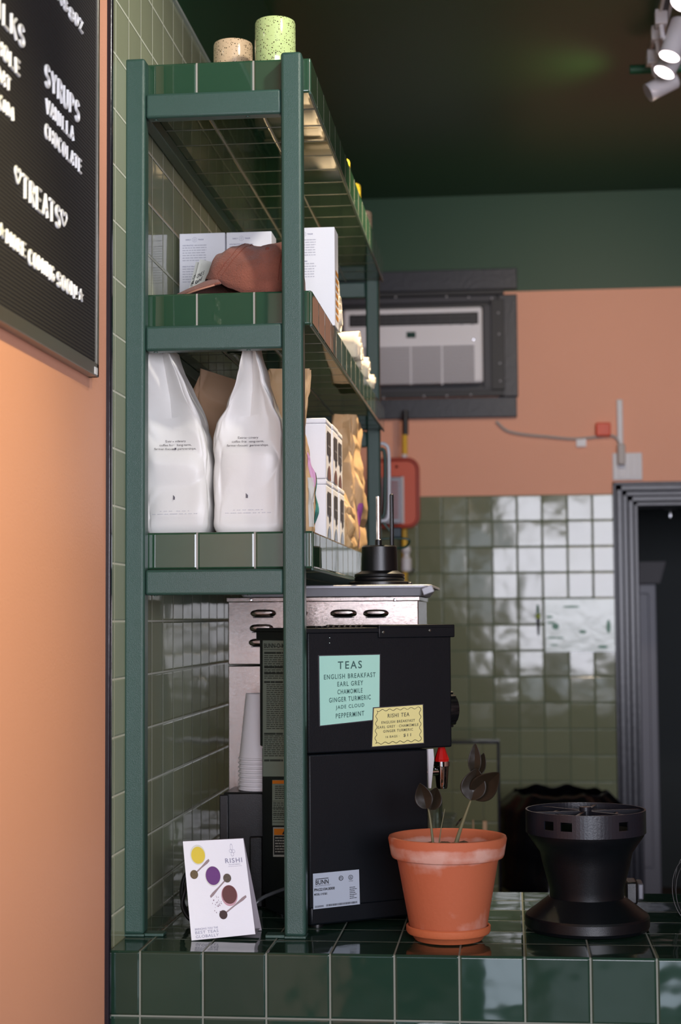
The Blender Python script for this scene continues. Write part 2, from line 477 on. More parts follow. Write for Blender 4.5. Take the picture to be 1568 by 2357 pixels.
# dark back room beyond the doorway
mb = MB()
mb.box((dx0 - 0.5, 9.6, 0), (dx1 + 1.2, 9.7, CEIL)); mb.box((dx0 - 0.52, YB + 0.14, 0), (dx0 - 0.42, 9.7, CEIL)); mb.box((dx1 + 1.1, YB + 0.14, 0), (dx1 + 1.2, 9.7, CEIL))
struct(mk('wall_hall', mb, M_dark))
yd = 8.3
a = PY(1440, 1345, yd); b = PY(1510, 1345, yd)
mb = MB(); mb.box((a.x, yd, 0), (b.x, yd + 0.05, a.z))
d1 = mk('door_1', mb, mat('grey_door_paint', (120, 120, 132), 0.4, bump=0.1), bevel=0.004); struct(d1)
mb = MB(); mb.box((a.x + 0.0, yd - 0.012, 0.3), (PY(1494, 1400, yd).x, yd - 0.001, PY(1494, 1365, yd).z))
mk('door_panel', mb, MATS['grey_door_paint'], d1, bevel=0.006)
mb = MB()
p0 = PY(1440, 1295, yd); p1 = PY(1530, 1343, yd)
mb.prism([(p0.x, p0.z), (p1.x, p0.z), (p1.x - 0.03, p1.z), (p0.x, p1.z)], 1, yd - 0.09, yd - 0.0005)
tag(mk('door_closer', mb, mat('dark_grey_box', (66, 62, 68), 0.5)), 'dark grey wedge-shaped box above the grey door leaf in the back room', 'box')
t = thing('sprinkler_head', 'small white ceiling sprinkler glimpsed through the dark doorway', 'sprinkler', PY(1543, 1178, 8.6))
c = PY(1543, 1172, 8.6)
mk('flange', MB().lathe([(0.032, 0.0), (0.03, 0.008), (0.012, 0.012)], (c.x, c.y, c.z)), M_whiteplas, t, world=True)
mk('nozzle', MB().lathe([(0.010, -0.04), (0.012, 0.0)], (c.x, c.y, c.z)), M_chrome, t, world=True)
mk('pipe', MB().cyl((c.x, c.y, c.z + 0.01), (c.x, c.y, CEIL), 0.012), M_dark, t, world=True)

# ------------------------------------------------------------------ bar counter
CT = 0.955
mb = MB()
mb.box((WX + 0.001, 2.86, 0), (2.9, 3.525, CT))
mb.box((WX + 0.001, 3.525, 0), (-0.17, 4.95, CT - 0.001))
counter = tag(mk('counter', mb, M_tile_counter, bevel=0.0035, seg=3), 'bar counter clad in dark green glazed square tiles', 'counter')
mb = MB().box((WX, 2.852, 0), (WX + 0.006, 2.861, CT))
struct(mk('trim_4', mb, M_black_gloss))

# ------------------------------------------------------------------ tiled shelving unit
YP = 2.985         # front of posts
YS = 3.022         # front of the tiled shelves
YE = 4.775
SHX0, SHX1 = WX + 0.003, -0.3625
P0 = PY(284, 700, YP).x + 0.001; P0b = PY(333, 700, YP).x
P1 = PY(648, 700, YP).x; P1b = PY(698, 700, YP).x
PW = P0b - P0
ztop = PY(670, 118, YP).z
S = thing('shelving_unit', 'tall green steel shelving unit with three dark green tiled shelves on the counter', 'shelving', (-0.53, 3.0, CT))
def post(x, y, zt_, foot):
    mb = MB().box((x, y, CT + 0.004), (x + PW, y + 0.037, zt_))
    o = mk('post', mb, M_steelgreen, S, bevel=0.006, seg=3, world=True)
    mb = MB().box((x + (PW if foot > 0 else -0.035), y + 0.004, CT + 0.0005), (x + PW + 0.035 if foot > 0 else x, y + 0.034, CT + 0.006))
    mb.box((x, y, CT + 0.0005), (x + PW, y + 0.037, CT + 0.005))
    mk('foot_plate', mb, M_steelgreen, S, bevel=0.001, world=True)
post(P0 + 0.0, YP, PY(310, 134, YP).z, 1); post(P1, YP, ztop, -1)
post(P0, YE - 0.002, ztop - 0.02, 1); post(P1, YE - 0.002, ztop - 0.02, -1)
shelfz = []
for (yt, yb, ybar_t, ybar_b) in ((133, 212, 213, 276), (668, 747, 750, 806), (1222, 1308, 1312, 1357)):
    z1 = PY(710, yt, YS).z; z0 = PY(710, yb, YS).z
    shelfz.append((z0, z1))
    sh = mk('tiled_shelf', MB().box((SHX0, YS, z0), (SHX1, YE, z1)), M_tile_shelf, S, bevel=0.004, seg=3, world=True)
    bz = z0 - 0.048
    # thin grout/caulk bead over the front bar
    mk('front_bar', MB().box((P0 + PW, YP + 0.006, bz), (P1, YS - 0.001, z0 - 0.001)), M_steelgreen, S, bevel=0.005, seg=3, world=True)
    mk('rear_bar', MB().box((P0 + PW, YE + 0.0, bz), (P1, YE + 0.02, z0 - 0.001)), M_steelgreen, S, bevel=0.005, seg=3, world=True)
    mk('side_rail', MB().box((SHX0, YS, z0 - 0.024), (SHX0 + 0.022, YE, z0)), M_steelgreen, S, bevel=0.002, world=True)
    mk('side_rail', MB().box((SHX1 - 0.005, YS, z0 - 0.004), (SHX1, YE, z0 + 0.001)), M_steelgreen, S, bevel=0.001, world=True)
    for xx in (-0.655, -0.48): mk('screw', MB().lathe([(0.004, -0.0012), (0.004, 0)], (xx, YP + 0.02, bz), n=16), M_steelgreen, S, world=True)
(z3a, Z3), (z2a, Z2), (z1a, Z1) = shelfz     # tops of top / middle / lower shelf

# ------------------------------------------------------------------ mugs on the top shelf
def speckle(name, rgb):
    m = mat(name, rgb, 0.12, coat=0.4)
    nt = m.node_tree; N = nt.nodes; L = nt.links; p = N['Principled BSDF']
    v = N.new('ShaderNodeTexVoronoi'); v.inputs['Scale'].default_value = 300
    n = N.new('ShaderNodeTexNoise'); n.inputs['Scale'].default_value = 120
    tc = N.new('ShaderNodeTexCoord'); L.new(tc.outputs['Object'], v.inputs['Vector']); L.new(tc.outputs['Object'], n.inputs['Vector'])
    mt = N.new('ShaderNodeMath'); mt.operation = 'MULTIPLY'; mt.inputs[1].default_value = 0.62
    L.new(n.outputs['Fac'], mt.inputs[0])
    lt = N.new('ShaderNodeMath'); lt.operation = 'LESS_THAN'; L.new(v.outputs['Distance'], lt.inputs[0]); L.new(mt.outputs[0], lt.inputs[1])
    sc = N.new('ShaderNodeMath'); sc.operation = 'LESS_THAN'; L.new(v.outputs['Distance'], sc.inputs[0])
    sep = N.new('ShaderNodeSeparateColor'); L.new(v.outputs['Color'], sep.inputs[0])
    m3 = N.new('ShaderNodeMath'); m3.operation = 'MULTIPLY'; L.new(sep.outputs[0], m3.inputs[0]); m3.inputs[1].default_value = 0.42
    L.new(m3.outputs[0], sc.inputs[1])
    mx = N.new('ShaderNodeMix'); mx.data_type = 'RGBA'; mx.inputs['A'].default_value = lin(*rgb); mx.inputs['B'].default_value = lin(70, 56, 34)
    L.new(sc.outputs[0], mx.inputs['Factor']); L.new(mx.outputs['Result'], p.inputs['Base Color'])
    return m
def mug(x, y, z, m, label, hang, r=0.0395, h=0.1):
    t = thing('speckled_mug', label, 'mug', (x, y, z), 0, 'speckled mugs on the top shelf')
    pr = [(r - 0.008, 0.0008), (r - 0.003, 0.003), (r, 0.010), (r, h - 0.006), (r - 0.0012, h - 0.0015), (r - 0.003, h), (r - 0.0045, h - 0.002), (r - 0.005, h - 0.01), (r - 0.005, 0.012), (r - 0.012, 0.006), (0.0, 0.006)]
    mk('mug_body', MB().lathe(pr, n=56), m, t)
    ca, sa = math.cos(hang), math.sin(hang)
    pts = [(r - 0.003, h * 0.78), (r + 0.018, h * 0.80), (r + 0.028, h * 0.60), (r + 0.026, h * 0.42), (r + 0.012, h * 0.26), (r - 0.003, h * 0.24)]
    mk('handle', MB().tube([(a * ca, a * sa, b) for a, b in pts], 0.005, 12), m, t)
    return t
mg = speckle('green_speckled_glaze', (188, 206, 140)); mp = speckle('beige_speckled_glaze', (208, 180, 146)); my = speckle('yellow_speckled_glaze', (224, 198, 60))
c = PY(537, 130, 3.21); mug(c.x, 3.21, Z3, mp, 'beige speckled mug on the top shelf beside the tall-looking green mug', 1.9)
c = PY(634, 130, 3.10); mug(c.x, 3.10, Z3, mg, 'pale green speckled mug nearest the front of the top shelf', 1.15)
mug(-0.4375, 3.70, Z3, mg, 'pale green mug showing above the shelf edge behind the front mugs', 1.8)
mug(-0.4315, 4.08, Z3, my, 'yellow mug, nearer of the two showing above the top shelf edge', 1.8)
mug(-0.4255, 4.32, Z3, my, 'yellow mug, farther of the two showing above the top shelf edge', 1.8)
mug(-0.4205, 4.62, Z3, mp, 'beige mug at the far end of the top shelf', 1.8)

# ------------------------------------------------------------------ cap
def interp(tab, x):
    for (a, b), (c_, d) in zip(tab, tab[1:]):
        if x <= c_:
            t = (x - a) / (c_ - a); t = max(0, min(1, t)); return b + (d - b) * (t * t * (3 - 2 * t) * 0.5 + t * 0.5)
    return tab[-1][1]
M_cap = mat('faded_terracotta_cotton', (134, 76, 58), 0.88, bump=0.9, bscale=420, var=0.42, vscale=26, sheen=0.2)
capY = 3.122
s_ = 1 / (FPX / 3.06)
T = thing('baseball_cap', 'faded terracotta baseball cap lying on the middle shelf', 'cap', (-0.50, capY, Z2))
X0c = PY(460, 640, 3.06).x
top_t = [(0, 0.046), (0.010, 0.062), (0.028, 0.088), (0.055, 0.104), (0.080, 0.109), (0.105, 0.106), (0.15, 0.108), (0.178, 0.084), (0.192, 0.046), (0.197, 0.010)]
bot_t = [(0, 0.043), (0.03, 0.030), (0.06, 0.013), (0.085, 0.003), (0.197, 0.001)]
def crown(u, v):
    x = 0.197 * (0.5 - 0.5 * math.cos(PI * min(max(u, 0.001), 0.999)))
    zb = interp(bot_t, x); zt_ = max(interp(top_t, x), zb + 0.001)
    q = (x / 0.197 - 0.5) * 2
    wy = 0.078 * math.sqrt(max(0.0004, 1 - abs(q) ** 2.3))
    a = PI * v
    cy, sy = -math.cos(a), math.sin(a)
    cy = math.copysign(abs(cy) ** 0.75, cy); sy = sy ** 0.8
    p = Vector((X0c + x, capY + wy * cy, Z2 + zb + (zt_ - zb) * sy))
    nz = noise.noise(p * 20) * 0.008 + (0.4 - abs(noise.noise(p * 34))) * 0.004 + noise.noise(p * 80) * 0.0012
    d = Vector((q, cy, sy)).normalized()
    return p + d * nz * (0.3 + sy)
co = mk('crown', MB().grid(crown, 64, 40), M_cap, T, world=True, solid=0.0016)
def bill(u, v):       # u: crown -> tip, v: side to side
    s = (v - 0.5) * 2
    wd = 0.074 * math.sqrt(max(0.0, 1 - (u * 0.985) ** 2.6))
    x = X0c + 0.040 - 0.022 * (1 - s * s) - u * 0.086 - 0.0 * (1 - s * s)
    if u < 0.02: x += 0.004
    z = Z2 + 0.046 - 0.036 * u ** 0.9 - 0.024 * s * s * (1 - 0.75 * u)
    return (x - (0 if abs(s) < 2 else 0), capY - 0.004 + wd * s, max(z, Z2 + 0.003))
mk('brim', MB().grid(bill, 26, 26), M_cap, T, world=True, solid=0.0035)
M_stitch = mat('dark_cap_seam', (118, 62, 48), 0.9, bump=0.4, bscale=300)
mb = MB()
for ua, ub in ((0.27, 0.44), (0.31, 0.48), (0.675, 0.70), (0.705, 0.73)):
    mk('seam', MB().tube([crown(ua + (ub - ua) * math.sin(PI * v / 24), 0.05 + 0.9 * v / 24) for v in range(25)], 0.0014, 6, 2), M_stitch, T, world=True)
p = crown(0.60, 0.30); q2 = crown(0.60, 0.30) - Vector((0, 0.0015, -0.0005))
mk('eyelet', MB().lathe([(0.0008, 0.0), (0.0035, 0.0004), (0.0038, 0.0012), (0.003, 0.0018), (0.0008, 0.001)], q2, 18, Matrix.Rotation(PI / 2, 3, 'X')), M_stitch, T, world=True)
p = Vector(crown(0.22, 0.72))
mk('strap', MB().tube([p + Vector((0.006, 0.01, -0.01)), p + Vector((-0.004, 0.006, 0.006)), p + Vector((0.004, 0.004, 0.012)), p + Vector((0.012, 0, 0.006))], 0.003, 8), M_cap, T, world=True)
# sewn sweat band / sandwich edge
mb = MB().tube([Vector(bill(u / 20, 0.0)) + Vector((0, -0.001, -0.0005)) for u in range(2, 20)], 0.0016, 6, 2)
mk('brim_piping', mb, mat('pale_cap_piping', (196, 140, 116), 0.8, bump=0.3), T, world=True)
# small folded cards tucked in the cap
for k, (a4, lab) in enumerate((([(430, 642), (462, 642), (469, 604), (449, 600)], 'small pale card leaning behind the cap, the rear one'),
                               ([(438, 641), (478, 645), (484, 600), (458, 594)], 'small pale grey card leaning on the cap brim, the front one'))):
    yy = 3.17 - 0.012 * k
    q = [PY(x, y, yy) for x, y in a4]; q[2].y += 0.01; q[3].y += 0.01
    q[0].z = min(q[0].z, Z2 + 0.02)
    o = MB().slab(q, 0.0008)
    t = thing('small_card', lab, 'card', q[0], 0, 'small cards by the cap')
    mk('card_sheet', o, mat('pale_grey_card', (206, 208, 200), 0.6, bump=0.05), t, world=True)
    mb = MB(); Q = quad_map(q[3], q[2], q[1], q[0])
    fit(mb, Q, 'ONE' if k == 0 else 'ONE S', 0.12, 0.42, 0.62, 0.54, bold=0.02); fit(mb, Q, 'Ra' if k == 0 else 'Rand', 0.10, 0.60, 0.55, 0.72, bold=0.02)
    mk('lettering', mb, M_ink, t, world=True)

# ------------------------------------------------------------------ white "direct trade" boxes on the middle shelf
def direct_trade(px0, px1, pyt, y, lab, stripes=False):
    x0 = PY(px0, pyt, y).x; x1 = PY(px1, pyt, y).x; z1 = PY(px1, pyt, y).z
    t = thing('coffee_box', lab, 'box', ((x0 + x1) / 2, y + 0.03, Z2), 0, 'white printed boxes on the middle shelf')
    mk('carton', MB().box((x0, y, Z2 + 0.0005), (x1, y + 0.07, z1)), M_white, t, bevel=0.0012, world=True)
    Q = quad_map((x0, y, z1), (x1, y, z1), (x1, y, Z2), (x0, y, Z2))
    mb = MB()
    fit(mb, Q, 'DIRECT', 0.14, 0.060, 0.26, 0.072, off=0.0005, bold=0.02); fit(mb, Q, 'TRADE', 0.41, 0.060, 0.53, 0.072, off=0.0005, bold=0.02)
    disc(mb, Q, 0.335, 0.066, 0.050, 0.0245, 0.0005, r_in=0.93)
    disc(mb, Q, 0.335, 0.066, 0.020, 0.010, 0.0005, r_in=0.8)
    mk('emblem', mb, mat('blue_grey_ink', (132, 132, 156), 0.6), t, world=True)
    mb = MB()
    fit(mb, Q, 'OUR PRACTICE', 0.07, 0.118, 0.31, 0.130, off=0.0005, bold=0.02)
    mk('heading', mb, MATS['blue_grey_ink'], t, world=True)
    mb = MB()
    fit(mb, Q, 'HEALTH & WELLNESS', 0.07, 0.335, 0.41, 0.347, off=0.0005, bold=0.02)
    mk('heading', mb, MATS['blue_grey_ink'], t, world=True)
    mb = MB()
    microlines(mb, Q, 0.33, 0.120, 0.60, 0.132, 1, 0.7, 3, 0, words=4)
    microlines(mb, Q, 0.07, 0.145, 0.60, 0.300, 6, 0.32, 4, 0.05)
    mk('small_print', mb, M_greyink, t, world=True)
    mb = MB(); microlines(mb, Q, 0.07, 0.362, 0.60, 0.52, 6, 0.32, 5, 0.1)
    mk('small_print', mb, M_greyink, t, world=True)
    mb = MB(); microlines(mb, Q, 0.07, 0.78, 0.7, 0.785, 1, 0.9, 6, 0, words=1)
    mk('small_print', mb, M_greyink, t, world=True)
    if stripes:
        mb = MB(); Q2 = quad_map((x1, y, z1), (x1, y + 0.07, z1), (x1, y + 0.07, Z2), (x1, y, Z2))
        for i in range(7): plate(mb, Q2, 0.25, 0.42 + i * 0.075, 0.95, 0.42 + i * 0.075 + 0.045, 0.0005)
        mk('striped_label', mb, mat('amber_label', (216, 140, 40), 0.5), t, world=True)
direct_trade(413, 518, 535, 3.42, 'white printed coffee box beside the tiled wall, left of the three')
direct_trade(521, 625, 532, 3.42, 'white printed coffee box directly behind the cap crown, middle of the three')
direct_trade(664, 770, 522, 3.40, 'white printed box with amber striped side at the open shelf edge, right of the three', True)

# ------------------------------------------------------------------ rolled tote bags
M_canvas = mat('cream_canvas', (232, 220, 200), 0.85, bump=0.5, bscale=700, var=0.08, vscale=20)
def roll(y, z, r, ln, xr, lab, seed, tilt=0.0):
    rd = random.Random(seed)
    turns = 2.3
    def f(u, v):
        a = u * turns * 2 * PI + seed
        rr = r * (0.22 + 0.78 * u) * (1 + 0.05 * noise.noise(Vector((math.cos(a) * 1.5, math.sin(a) * 1.5, v * 3 + seed))))
        x = xr - v * ln + 0.004 * noise.noise(Vector((u * 2.5, seed, 0))) * (1 - v) + 0.004 * (1 - u)
        return (x, y + rr * math.cos(a), z + max(rr * math.sin(a), -r * 0.97) + tilt * v)
    o = mk('rolled_tote_bag', MB().grid(f, 120, 14), M_canvas, solid=0.003)
    return tag(o, lab, 'tote bag', 'rolled tote bags on the middle shelf')
roll(3.565, Z2 + 0.050, 0.045, 0.17, -0.366, 'rolled cream tote bag directly behind the striped box, bottom of its pair', 1)
roll(3.615, Z2 + 0.108, 0.030, 0.17, -0.376, 'small cream tote roll lying on top of the nearest roll', 6)
roll(3.97, Z2 + 0.047, 0.042, 0.16, -0.360, 'rolled cream tote bag halfway along the middle shelf', 2)
roll(4.045, Z2 + 0.040, 0.035, 0.16, -0.362, 'rolled cream tote bag just past the halfway roll', 3)
roll(4.22, Z2 + 0.036, 0.032, 0.15, -0.360, 'smaller rolled cream tote bag near the far shelf end', 4)
for i_, (y_, h_, r_) in enumerate(((3.86, 0.042, 0.040), (3.72, 0.040, 0.038), (4.12, 0.040, 0.038), (3.80, 0.118, 0.042), (3.96, 0.124, 0.040), (4.10, 0.112, 0.036), (4.30, 0.038, 0.034), (3.68, 0.112, 0.036), (4.48, 0.046, 0.044), (4.40, 0.118, 0.036), (4.58, 0.100, 0.040))):  # hidden rolls added so the top shelf underside mirrors warm canvas
    roll(y_, Z2 + h_, r_, 0.15, -0.462, 'cream tote roll added unseen behind the striped box for its reflection, %s' % ['lower row second', 'lower row first', 'lower row third', 'upper row second', 'upper row third', 'upper row last', 'lower row fourth', 'upper row first', 'lower row farthest', 'upper row fifth', 'upper row farthest'][i_], 20 + i_)
roll(4.40, Z2 + 0.026, 0.022, 0.15, -0.362, 'smallest and farthest cream tote roll on the middle shelf', 5)

# ------------------------------------------------------------------ bags on the lower shelf
def bag_fn(cx, cy, z0, wa, wb, h, ridge='y', t0=0.55, lean=0.0, seed=0, gus=0.02, amp=0.004, flare=0.05, power=1.5, rz=0.0, topw=0.03, bulge=0.05, crease=0.006, prof=None, wprof=None, hf=1.0, cell=1.25, slant=0.0):
    """wa: width that is pinched at the top, wb: width along the ridge"""
    R = Matrix.Rotation(rz, 3, 'Z')
    def f(u, t, off=0.0):
        a = 2 * PI * u
        e = 0.34
        ca, sa = math.cos(a), math.sin(a)
        xa = math.copysign(abs(ca) ** e, ca); xb = math.copysign(abs(sa) ** e, sa)
        s = max(0.0, (t - t0) / (1 - t0))
        k = (1 - s ** (1.0 / power) * (1 - topw)) if power < 1 else (1 - (1 - topw) * s ** (power * 0.75))
        if prof: k = interp(prof, t)
        rb = 1 - 0.10 * max(0.0, 1 - t / 0.05) ** 2
        bl = 1 + bulge * math.sin(PI * min(1, t / max(t0, 0.01)))
        A = wa / 2 * k * rb * bl + off; B = wb / 2 * (1 + flare * s) * rb * (1 + 0.02 * math.sin(3 * t + seed)) + off
        pa = A * xa; pb = B * xb
        if wprof: pb = pb * interp(wprof, t)
        if gus and s > 0:
            m = max(0, 1 - abs(xa)) ** 1.0
            pb -= math.copysign(gus * min(1, s * 1.7) * m * (abs(sa) > abs(ca) * 0.4), sa)
        q = Vector((ca * 1.3 + seed * 3.1, sa * 1.3, t * 3.2))
        n1 = noise.noise(q * 1.3); n2 = noise.noise(q * 2.7 + Vector((5, 1, 2)))
        vd = noise.voronoi(Vector((ca * 0.75 + seed * 1.7, sa * 0.75 + t * 0.8, t * 2.6)) * cell)[0]
        cr = (min(0.6, vd[1] - vd[0]) - 0.3) * 2.2 * crease + n1 * amp * 2 + noise.noise(q * 6) * amp * 0.2 * hf
        edge = min(1, t * 12)
        damp = 0.35 + 0.65 * min(1, k * 1.4)
        pa += ca * cr * edge * damp; pb += sa * cr * edge
        if ridge == 'y': v = Vector((pa + lean * s, pb, 0))
        else: v = Vector((pb, pa + lean * s, 0))
        v = R @ v
        return Vector((cx + v.x, cy + v.y, z0 + 0.001 + t * h * (1 + slant * v.x / max(0.02, wb / 2))))
    return f
def bag(name, f, m, label, cat, group, parts=None, capm=None):
    p0 = f(0, 0)
    t = thing(name, label, cat, (sum((f(k / 8, 0).x for k in range(8))) / 8, sum((f(k / 8, 0).y for k in range(8))) / 8, p0.z - 0.001), 0, group)
    mb = MB().grid(lambda u, v: f(u, v), 132, 84, wrap_u=True)
    n = 132
    mb.f.append(tuple(range(n))); mb.mi.append(0); mb.f.append(tuple(84 * n + k for k in range(n))); mb.mi.append(0)
    mk('bag_body', mb, m, t, world=True, ang=50)
    return t
M_wbag = mat('white_matt_foil', (224, 222, 218), 0.4, bump=0.25, bscale=30, coat=0.0)
M_kraft = mat('brown_kraft_paper', (204, 168, 124), 0.6, bump=0.3, bscale=40, var=0.1, vscale=12)
M_kraft2 = mat('dull_kraft_paper', (178, 142, 110), 0.6, bump=0.3, bscale=40, var=0.1, vscale=12)
def bag_face_text(mb, f, body, uc, tc, wu, ht, bold=0.01):
    """letters laid on the camera-facing side of a bag: uc,tc centre in surface coordinates"""
    vs, fs, x0, x1, y0, y1 = text_mesh(body, bold)
    H = f.h
    asp = wu
    out = []
    for v in vs:
        a = (v.x - (x0 + x1) / 2) / (x1 - x0) * wu
        b = (v.y - (y0 + y1) / 2) / (y1 - y0) * ht
        out.append((a, b))
    pts = []
    for a, b in out:
        # walk round the front: find the point whose x offset is a
        lo, hi = 0.5, 1.0
        for _ in range(14):
            mid = (lo + hi) / 2
            if f.fn(mid, tc).x < f.cx + a: lo = mid
            else: hi = mid
        p = f.fn(lo, tc + b / H, 0.0012)
        pts.append(p + Vector((0, -0.0014, 0)))
    mb.add(pts, fs)
class FB:
    pass
def white_bag(px0, px1, cy, dpt, h, lean, seed, lab, txt, prof):
    x0 = PY(px0, 1150, cy - dpt / 2).x; x1 = PY(px1, 1150, cy - dpt / 2).x
    cx = (x0 + x1) / 2
    fn = bag_fn(cx, cy, Z1, x1 - x0, dpt, h, 'y', 0.42, lean, seed, gus=0.05, amp=0.0012, flare=0.25, prof=prof, bulge=0.015, crease=0.0062, hf=0.3)
    t = bag('coffee_bag', fn, M_wbag, lab, 'bag', 'white coffee bags on the lower shelf')
    F = FB(); F.fn = fn; F.h = h; F.cx = cx
    mb = MB()
    for i, (s, wd) in enumerate(txt):
        bag_face_text(mb, F, s, 0, 0.492 - i * 0.021, wd, 0.0056, 0.0)
    mk('slogan', mb, mat('grey_bag_ink', (96, 92, 100), 0.6), t, world=True)
    mb = MB()
    bag_face_text(mb, F, 'v', 0, 0.19, 0.006, 0.009, 0.03)
    mk('emblem', mb, MATS['grey_bag_ink'], t, world=True)
    mb = MB()
    bag_face_text(mb, F, '- -- --- -- -- -', 0, 0.115, 0.055, 0.0009, 0.0); bag_face_text(mb, F, '-- --- -- ---- -- - -- --', 0, 0.10, 0.085, 0.0009, 0.0)
    mk('small_print', mb, M_greyink, t, world=True)
    return t
TXT = [('Extraordinary', 0.038), ('coffee from long-term,', 0.060), ('farmer-focused partnerships.', 0.078)]
white_bag(327, 480, 3.105, 0.105, 0.352, -0.034, 1, 'white coffee bag beside the left post, its top leaning to the wall', TXT, [(0, 1), (0.52, 1), (0.60, 0.95), (0.78, 0.66), (1, 0.34)])
white_bag(485, 656, 3.105, 0.105, 0.362, 0.004, 4, 'white coffee bag with a pinched pointed top, right of the two', TXT, [(0, 1), (0.50, 1), (0.57, 0.93), (0.67, 0.66), (0.80, 0.38), (1, 0.15)])
# kraft bags behind
def kraft(px0, px1, cy, dpt, h, lab, seed, m=M_kraft, **k):
    x0 = PY(px0, 1150, cy).x; x1 = PY(px1, 1150, cy).x
    cx = (x0 + x1) / 2
    fn = bag_fn(cx, cy, Z1, dpt, x1 - x0, h, 'x', **dict(dict(t0=0.5, seed=seed, gus=0.02, amp=0.003, flare=0.1, power=1.0, crease=0.008, cell=1.6), **k))
    t = bag('kraft_bag', fn, m, lab, 'bag', 'brown kraft coffee bags on the lower shelf')
    return t, fn
tA, fA = kraft(452, 562, 3.36, 0.09, 0.343, 'dull brown kraft bag behind and between the two white bags', 11, M_kraft2, flare=0.0, t0=0.5, prof=[(0, 1), (0.4, 1), (0.8, 0.5), (1, 0.25)], wprof=[(0, 0.7), (0.5, 0.5), (0.84, 1.2), (1, 0.9)], slant=-0.05)
tB, fB = kraft(608, 728, 3.25, 0.10, 0.335, 'brown kraft bag with pink and teal labels just right of the front post', 12, M_kraft, t0=0.35, flare=0.0, rz=0.1, prof=[(0, 1), (0.4, 1.0), (0.62, 0.6), (0.8, 0.45), (1, 0.25)], wprof=[(0, 1.0), (0.3, 1.0), (0.5, 0.82), (0.62, 0.66), (0.72, 0.70), (0.9, 0.92), (1, 0.95)])
def sticker(fn, u0, u1, t0_, t1_, name, m, parent, off=0.0012, round_=True):
    def g(a, b):
        u = u0 + (u1 - u0) * a
        tt = (t0_ + t1_) / 2 + (t1_ - t0_) / 2 * (2 * b - 1) * (math.sqrt(max(0.05, 1 - (2 * a - 1) ** 4)) if round_ else 1)
        return fn(u % 1.0, tt, off)
    return mk(name, MB().grid(g, 14, 14), m, parent, world=True)
sticker(fB, 0.30, 0.40, 0.28, 0.50, 'label', mat('pink_label', (214, 160, 196), 0.5), tB)
sticker(fB, 0.33, 0.44, 0.05, 0.34, 'label', mat('pale_grey_label', (200, 196, 188), 0.5), tB, round_=False)
sticker(fB, 0.22, 0.285, 0.08, 0.38, 'label', mat('teal_label', (30, 150, 144), 0.5), tB)
def kraftY(cx, cy, wa, wb, h, lab, seed, **k):
    fn = bag_fn(cx, cy, Z1, wb, wa, h, 'y', **dict(dict(t0=0.5, seed=seed, gus=0.015, amp=0.003, flare=0.1, power=1.0, crease=0.009, cell=1.4), **k))
    fn2 = bag_fn(cx, cy, Z1, wa, wb, h, 'y', **dict(dict(t0=0.5, seed=seed, gus=0.015, amp=0.003, flare=0.1, power=1.0, crease=0.009, cell=1.4), **k))
    return bag('kraft_bag', fn2, M_kraft, lab, 'bag', 'brown kraft coffee bags on the lower shelf'), fn2
tC, fC = kraftY(-0.432, 4.17, 0.115, 0.20, 0.345, 'tall crumpled kraft bag standing past the white carton stack', 14, t0=0.55, topw=0.5, lean=0.02)
tD, fD = kraftY(-0.43, 3.925, 0.115, 0.13, 0.20, 'short kraft bag squeezed between the carton stack and tall kraft bag', 15, t0=0.5, topw=0.15)
sticker(fC, 0.90, 0.975, 0.04, 0.36, 'label', mat('violet_label', (180, 100, 176), 0.5), tC)

# ------------------------------------------------------------------ stacked white cartons (lower shelf, open side)
M_navy = mat('dark_label_print', (58, 58, 66), 0.55)
def carton(x1, y0, z0, wx, dy, h, lab):
    t = thing('tea_carton', lab, 'box', (x1 - wx / 2, y0 + dy / 2, z0), 0, 'white cartons stacked two high on the lower shelf')
    mk('carton', MB().box((x1 - wx, y0 + 0.001, z0 + 0.0005), (x1, y0 + dy - 0.001, z0 + h - 0.012)), M_white, t, bevel=0.003, world=True)
    mk('lid', MB().box((x1 - wx - 0.0003, y0 + 0.0006, z0 + h - 0.0115), (x1 + 0.0006, y0 + dy - 0.0006, z0 + h - 0.0005)), M_white, t, bevel=0.003, world=True)
    X = x1 + 0.0008
    Q = quad_map((X, y0, z0 + h), (X, y0 + dy, z0 + h), (X, y0 + dy, z0), (X, y0, z0))
    mb = MB(); plate(mb, Q, 0.16, 0.20, 0.78, 0.58)
    a, b, c, d = Q(0.45, 0.57), Q(0.72, 0.57), Q(0.72, 0.66), Q(0.45, 0.66)
    e = Q(0.585, 0.70)
    mb.add([a + Vector((4e-4, 0, 0)), d + Vector((4e-4, 0, 0)), e + Vector((4e-4, 0, 0)), c + Vector((4e-4, 0, 0)), b + Vector((4e-4, 0, 0))], [(0, 1, 2, 3, 4)])
    mk('dark_label', mb, M_navy, t, world=True)
    mb = MB(); microlines(mb, Q, 0.26, 0.43, 0.70, 0.46, 2, 0.4, 3, 0.1, 0.001, words=5)
    mk('label_lettering', mb, M_greyink, t, world=True)
    mb = MB(); disc(mb, Q, 0.48, 0.995, 0.28, 0.24, 0.0005, 24, 0, amax=PI)
    mk('arched_window', mb, mat('dark_window_film', (22, 20, 36), 0.1), t, world=True)
hz = 0.1265
ys = [3.37, 3.482, 3.594]
nm = ['nearest', 'middle', 'farthest']
for k, yy in enumerate(ys):
    for l_ in range(2):
        carton(-0.3775 + (0.002 if k == 1 else 0.0) + (0.004 if (k == 2 and l_ == 0) else 0), yy, Z1 + l_ * hz, 0.135, 0.110, hz, 'white carton, %s column of the stack, %s row' % (nm[k], 'lower' if l_ == 0 else 'upper'))

